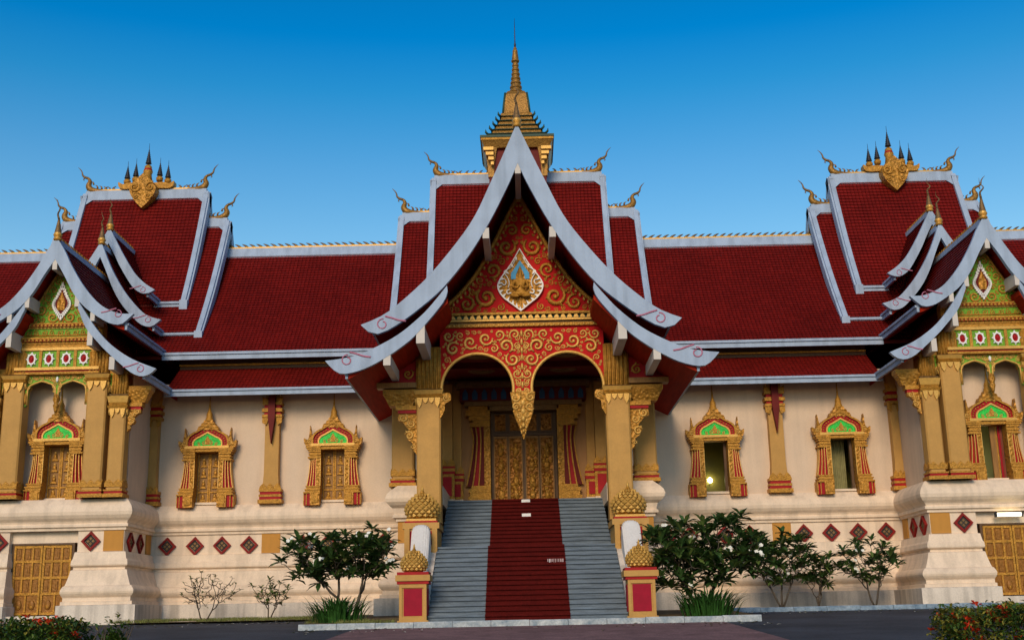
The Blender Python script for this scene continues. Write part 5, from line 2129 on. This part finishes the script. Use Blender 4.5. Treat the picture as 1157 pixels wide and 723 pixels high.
def clump(loc, n, L, seed, label):
    rr = random.Random(seed)
    b = MB()
    for _ in range(n):
        a = rr.uniform(0, 2 * PI)
        rad = rr.uniform(0, .55)
        p0 = Vector((rad * 1.4 * math.cos(a), rad * .6 * math.sin(a), 0))
        a2 = a + rr.uniform(-.5, .5)
        out = Vector((math.cos(a2), math.sin(a2), 0))
        l = L * rr.uniform(.6, 1.1)
        k = 6
        w_ = rr.uniform(.018, .03)
        el = rr.uniform(.9, 1.45)
        p = p0.copy()
        sd = Vector((-out.y, out.x, 0))
        i = len(b.v)
        for s in range(k + 1):
            t = s / k
            ww = w_ * (1 - t ** 2.2) + .001
            b.v += [tuple(p - sd * ww), tuple(p + sd * ww)]
            e = el - t * t * rr.uniform(1.2, 1.9)
            p = p + (out * math.cos(e) + Vector((0, 0, 1)) * math.sin(e)) * (l / k)
        for s in range(k):
            b.face([i + 2 * s, i + 2 * s + 1, i + 2 * s + 3, i + 2 * s + 2], 'strap_leaf', True)
    o = b.build('strap_leaf_plant', loc=loc)
    return tag(o, label, 'plant', 'strap-leaved clumps by the kerb')


clump((-5.25, -9.4, gz(-9.4) + .12), 260, .95, 41, 'dark green clump of arching strap leaves under the left flowering tree')
clump((4.95, -9.8, gz(-9.8) + .12), 300, 1.0, 42, 'dark green clump of arching strap leaves under the tallest tree on the right')


def hedge(name, x0, x1, y0, y1, ztop, seed, label, yellow=.2, n=9000, flowers=60, group='clipped flowering hedges', round_=.0):
    rr = random.Random(seed)
    zb = gz((y0 + y1) / 2)
    o = empty(name, ((x0 + x1) / 2, (y0 + y1) / 2, zb), label, 'hedge', group)
    b, f, t = MB(), MB(), MB()
    hx, hy, hz = (x1 - x0) / 2, (y1 - y0) / 2, ztop - zb

    def surf():
        """random point near the outer shell with an uneven outline"""
        while True:
            p = Vector((rr.uniform(-hx, hx), rr.uniform(-hy, hy), rr.uniform(0.02, hz)))
            d = min(hx - abs(p.x), hy - abs(p.y), hz - p.z)
            lump = .07 * mnoise.noise(Vector((p.x * 3 + seed, p.y * 3, p.z * 3)))
            if round_:
                q = Vector((p.x / hx, p.y / hy, (p.z - hz * .45) / (hz * .55)))
                if q.length > 1 + lump * 2:
                    continue
                d = (1 - q.length) * hx
            if d < .05 + lump + .02 or d > .30:
                if rr.random() > .02:
                    continue
            return p
    for _ in range(n):
        p = surf()
        dd = Vector((rr.uniform(-1, 1), rr.uniform(-1, .6), rr.uniform(-.3, 1)))
        L = rr.uniform(.05, .095)
        ym = mnoise.noise(Vector((p.x * 2.2 + seed * 3, p.y * 2, p.z * 2.2)))
        m = 'hedge_yellow' if rr.random() < yellow + ym * .5 else 'hedge_leaf' if rr.random() < .7 else 'leaf'
        leaf(b, p, dd, Vector((0, 0, 1)), L, L * .5, m, .2)
    for _ in range(flowers):
        p = surf()
        if p.z < hz * .25:
            continue
        p = p + Vector((0, -.03, .03))
        for k in range(12):
            q = p + Vector((rr.gauss(0, .022), rr.gauss(0, .022), rr.gauss(0, .016)))
            leaf(f, q, Vector((rr.uniform(-1, 1), rr.uniform(-1, .3), rr.uniform(0, 1))), Vector((0, 0, 1)), .05, .04, 'red_flower', .1)
    for _ in range(14):
        x, y = rr.uniform(-hx, hx) * .8, rr.uniform(-hy, hy) * .8
        t.tube([(x, y, -.05), (x + rr.uniform(-.1, .1), y, hz * .5), (x + rr.uniform(-.15, .15), y + .05, hz * .85)], [.02, .014, .006], 'bark', 5)
    t.build('stems', o)
    b.build('foliage', o)
    if f.v:
        f.build('flowers', o)
    return o


hedge('hedge', -8.6, -5.50, -28.6, -27.3, .02, 51, 'dark clipped hedge dotted with red flowers in the left foreground', .12, 15000, 130)
hedge('flowering_shrub', -5.46, -4.95, -28.3, -27.7, .04, 52, 'small rounded shrub with a few red flowers beside the left hedge', .05, 5200, 12, round_=1)
hedge('hedge', 5.10, 8.6, -28.6, -27.3, -.05, 53, 'yellow-green clipped hedge full of red flowers in the right foreground', .42, 15000, 190)

# ------------------------------------------------------------------ small things on the building
b = MB()
b.box(-.42, .42, -.02, .08, -.03, .07, 'beam_cream')
lt = b.build('tube_lamp', None, loc=(16.02, -3.12, 2.93))
q = MB(); q.tube([(-.40, -.09, .0), (.40, -.09, .0)], .065, 'tube_glow', 10)
q.build('tube', lt)
q = MB(); q.box(-.45, -.40, -.14, .0, -.08, .08, 'dark_metal'); q.box(.40, .45, -.14, .0, -.08, .08, 'dark_metal')
q.build('end_cap', lt)
tag(lt, 'glowing fluorescent tube lamp above the panelled door in the right wing', 'lamp')

# fallen leaves and petals on the road by the kerbs
b = MB()
rr = random.Random(77)
for _ in range(420):
    x = rr.choice((rr.uniform(-12, -5), rr.uniform(-6, 6.2), rr.uniform(5, 13)))
    y = rr.gauss(-11.6, .8) if -6.1 < x < 6.2 else rr.gauss(-5.9, .8)
    if -6.1 < x < 6.2 and y > -10.85:
        continue
    if abs(x) < 2.5 and rr.random() < .7:
        continue
    if y > -5.05:
        continue
    a = rr.uniform(0, 2 * PI)
    leaf(b, Vector((x, y, gz(y) + .012)), Vector((math.cos(a), math.sin(a), .12)), Vector((0, 0, 1)), rr.uniform(.05, .16), rr.uniform(.03, .06), rr.choice(('leaf_dry', 'leaf_dry', 'bark', 'petal')), .05)
tag(b.build('leaf_litter'), 'dry leaves and petals scattered on the dark road by the kerbs', 'leaf litter', kind='stuff')
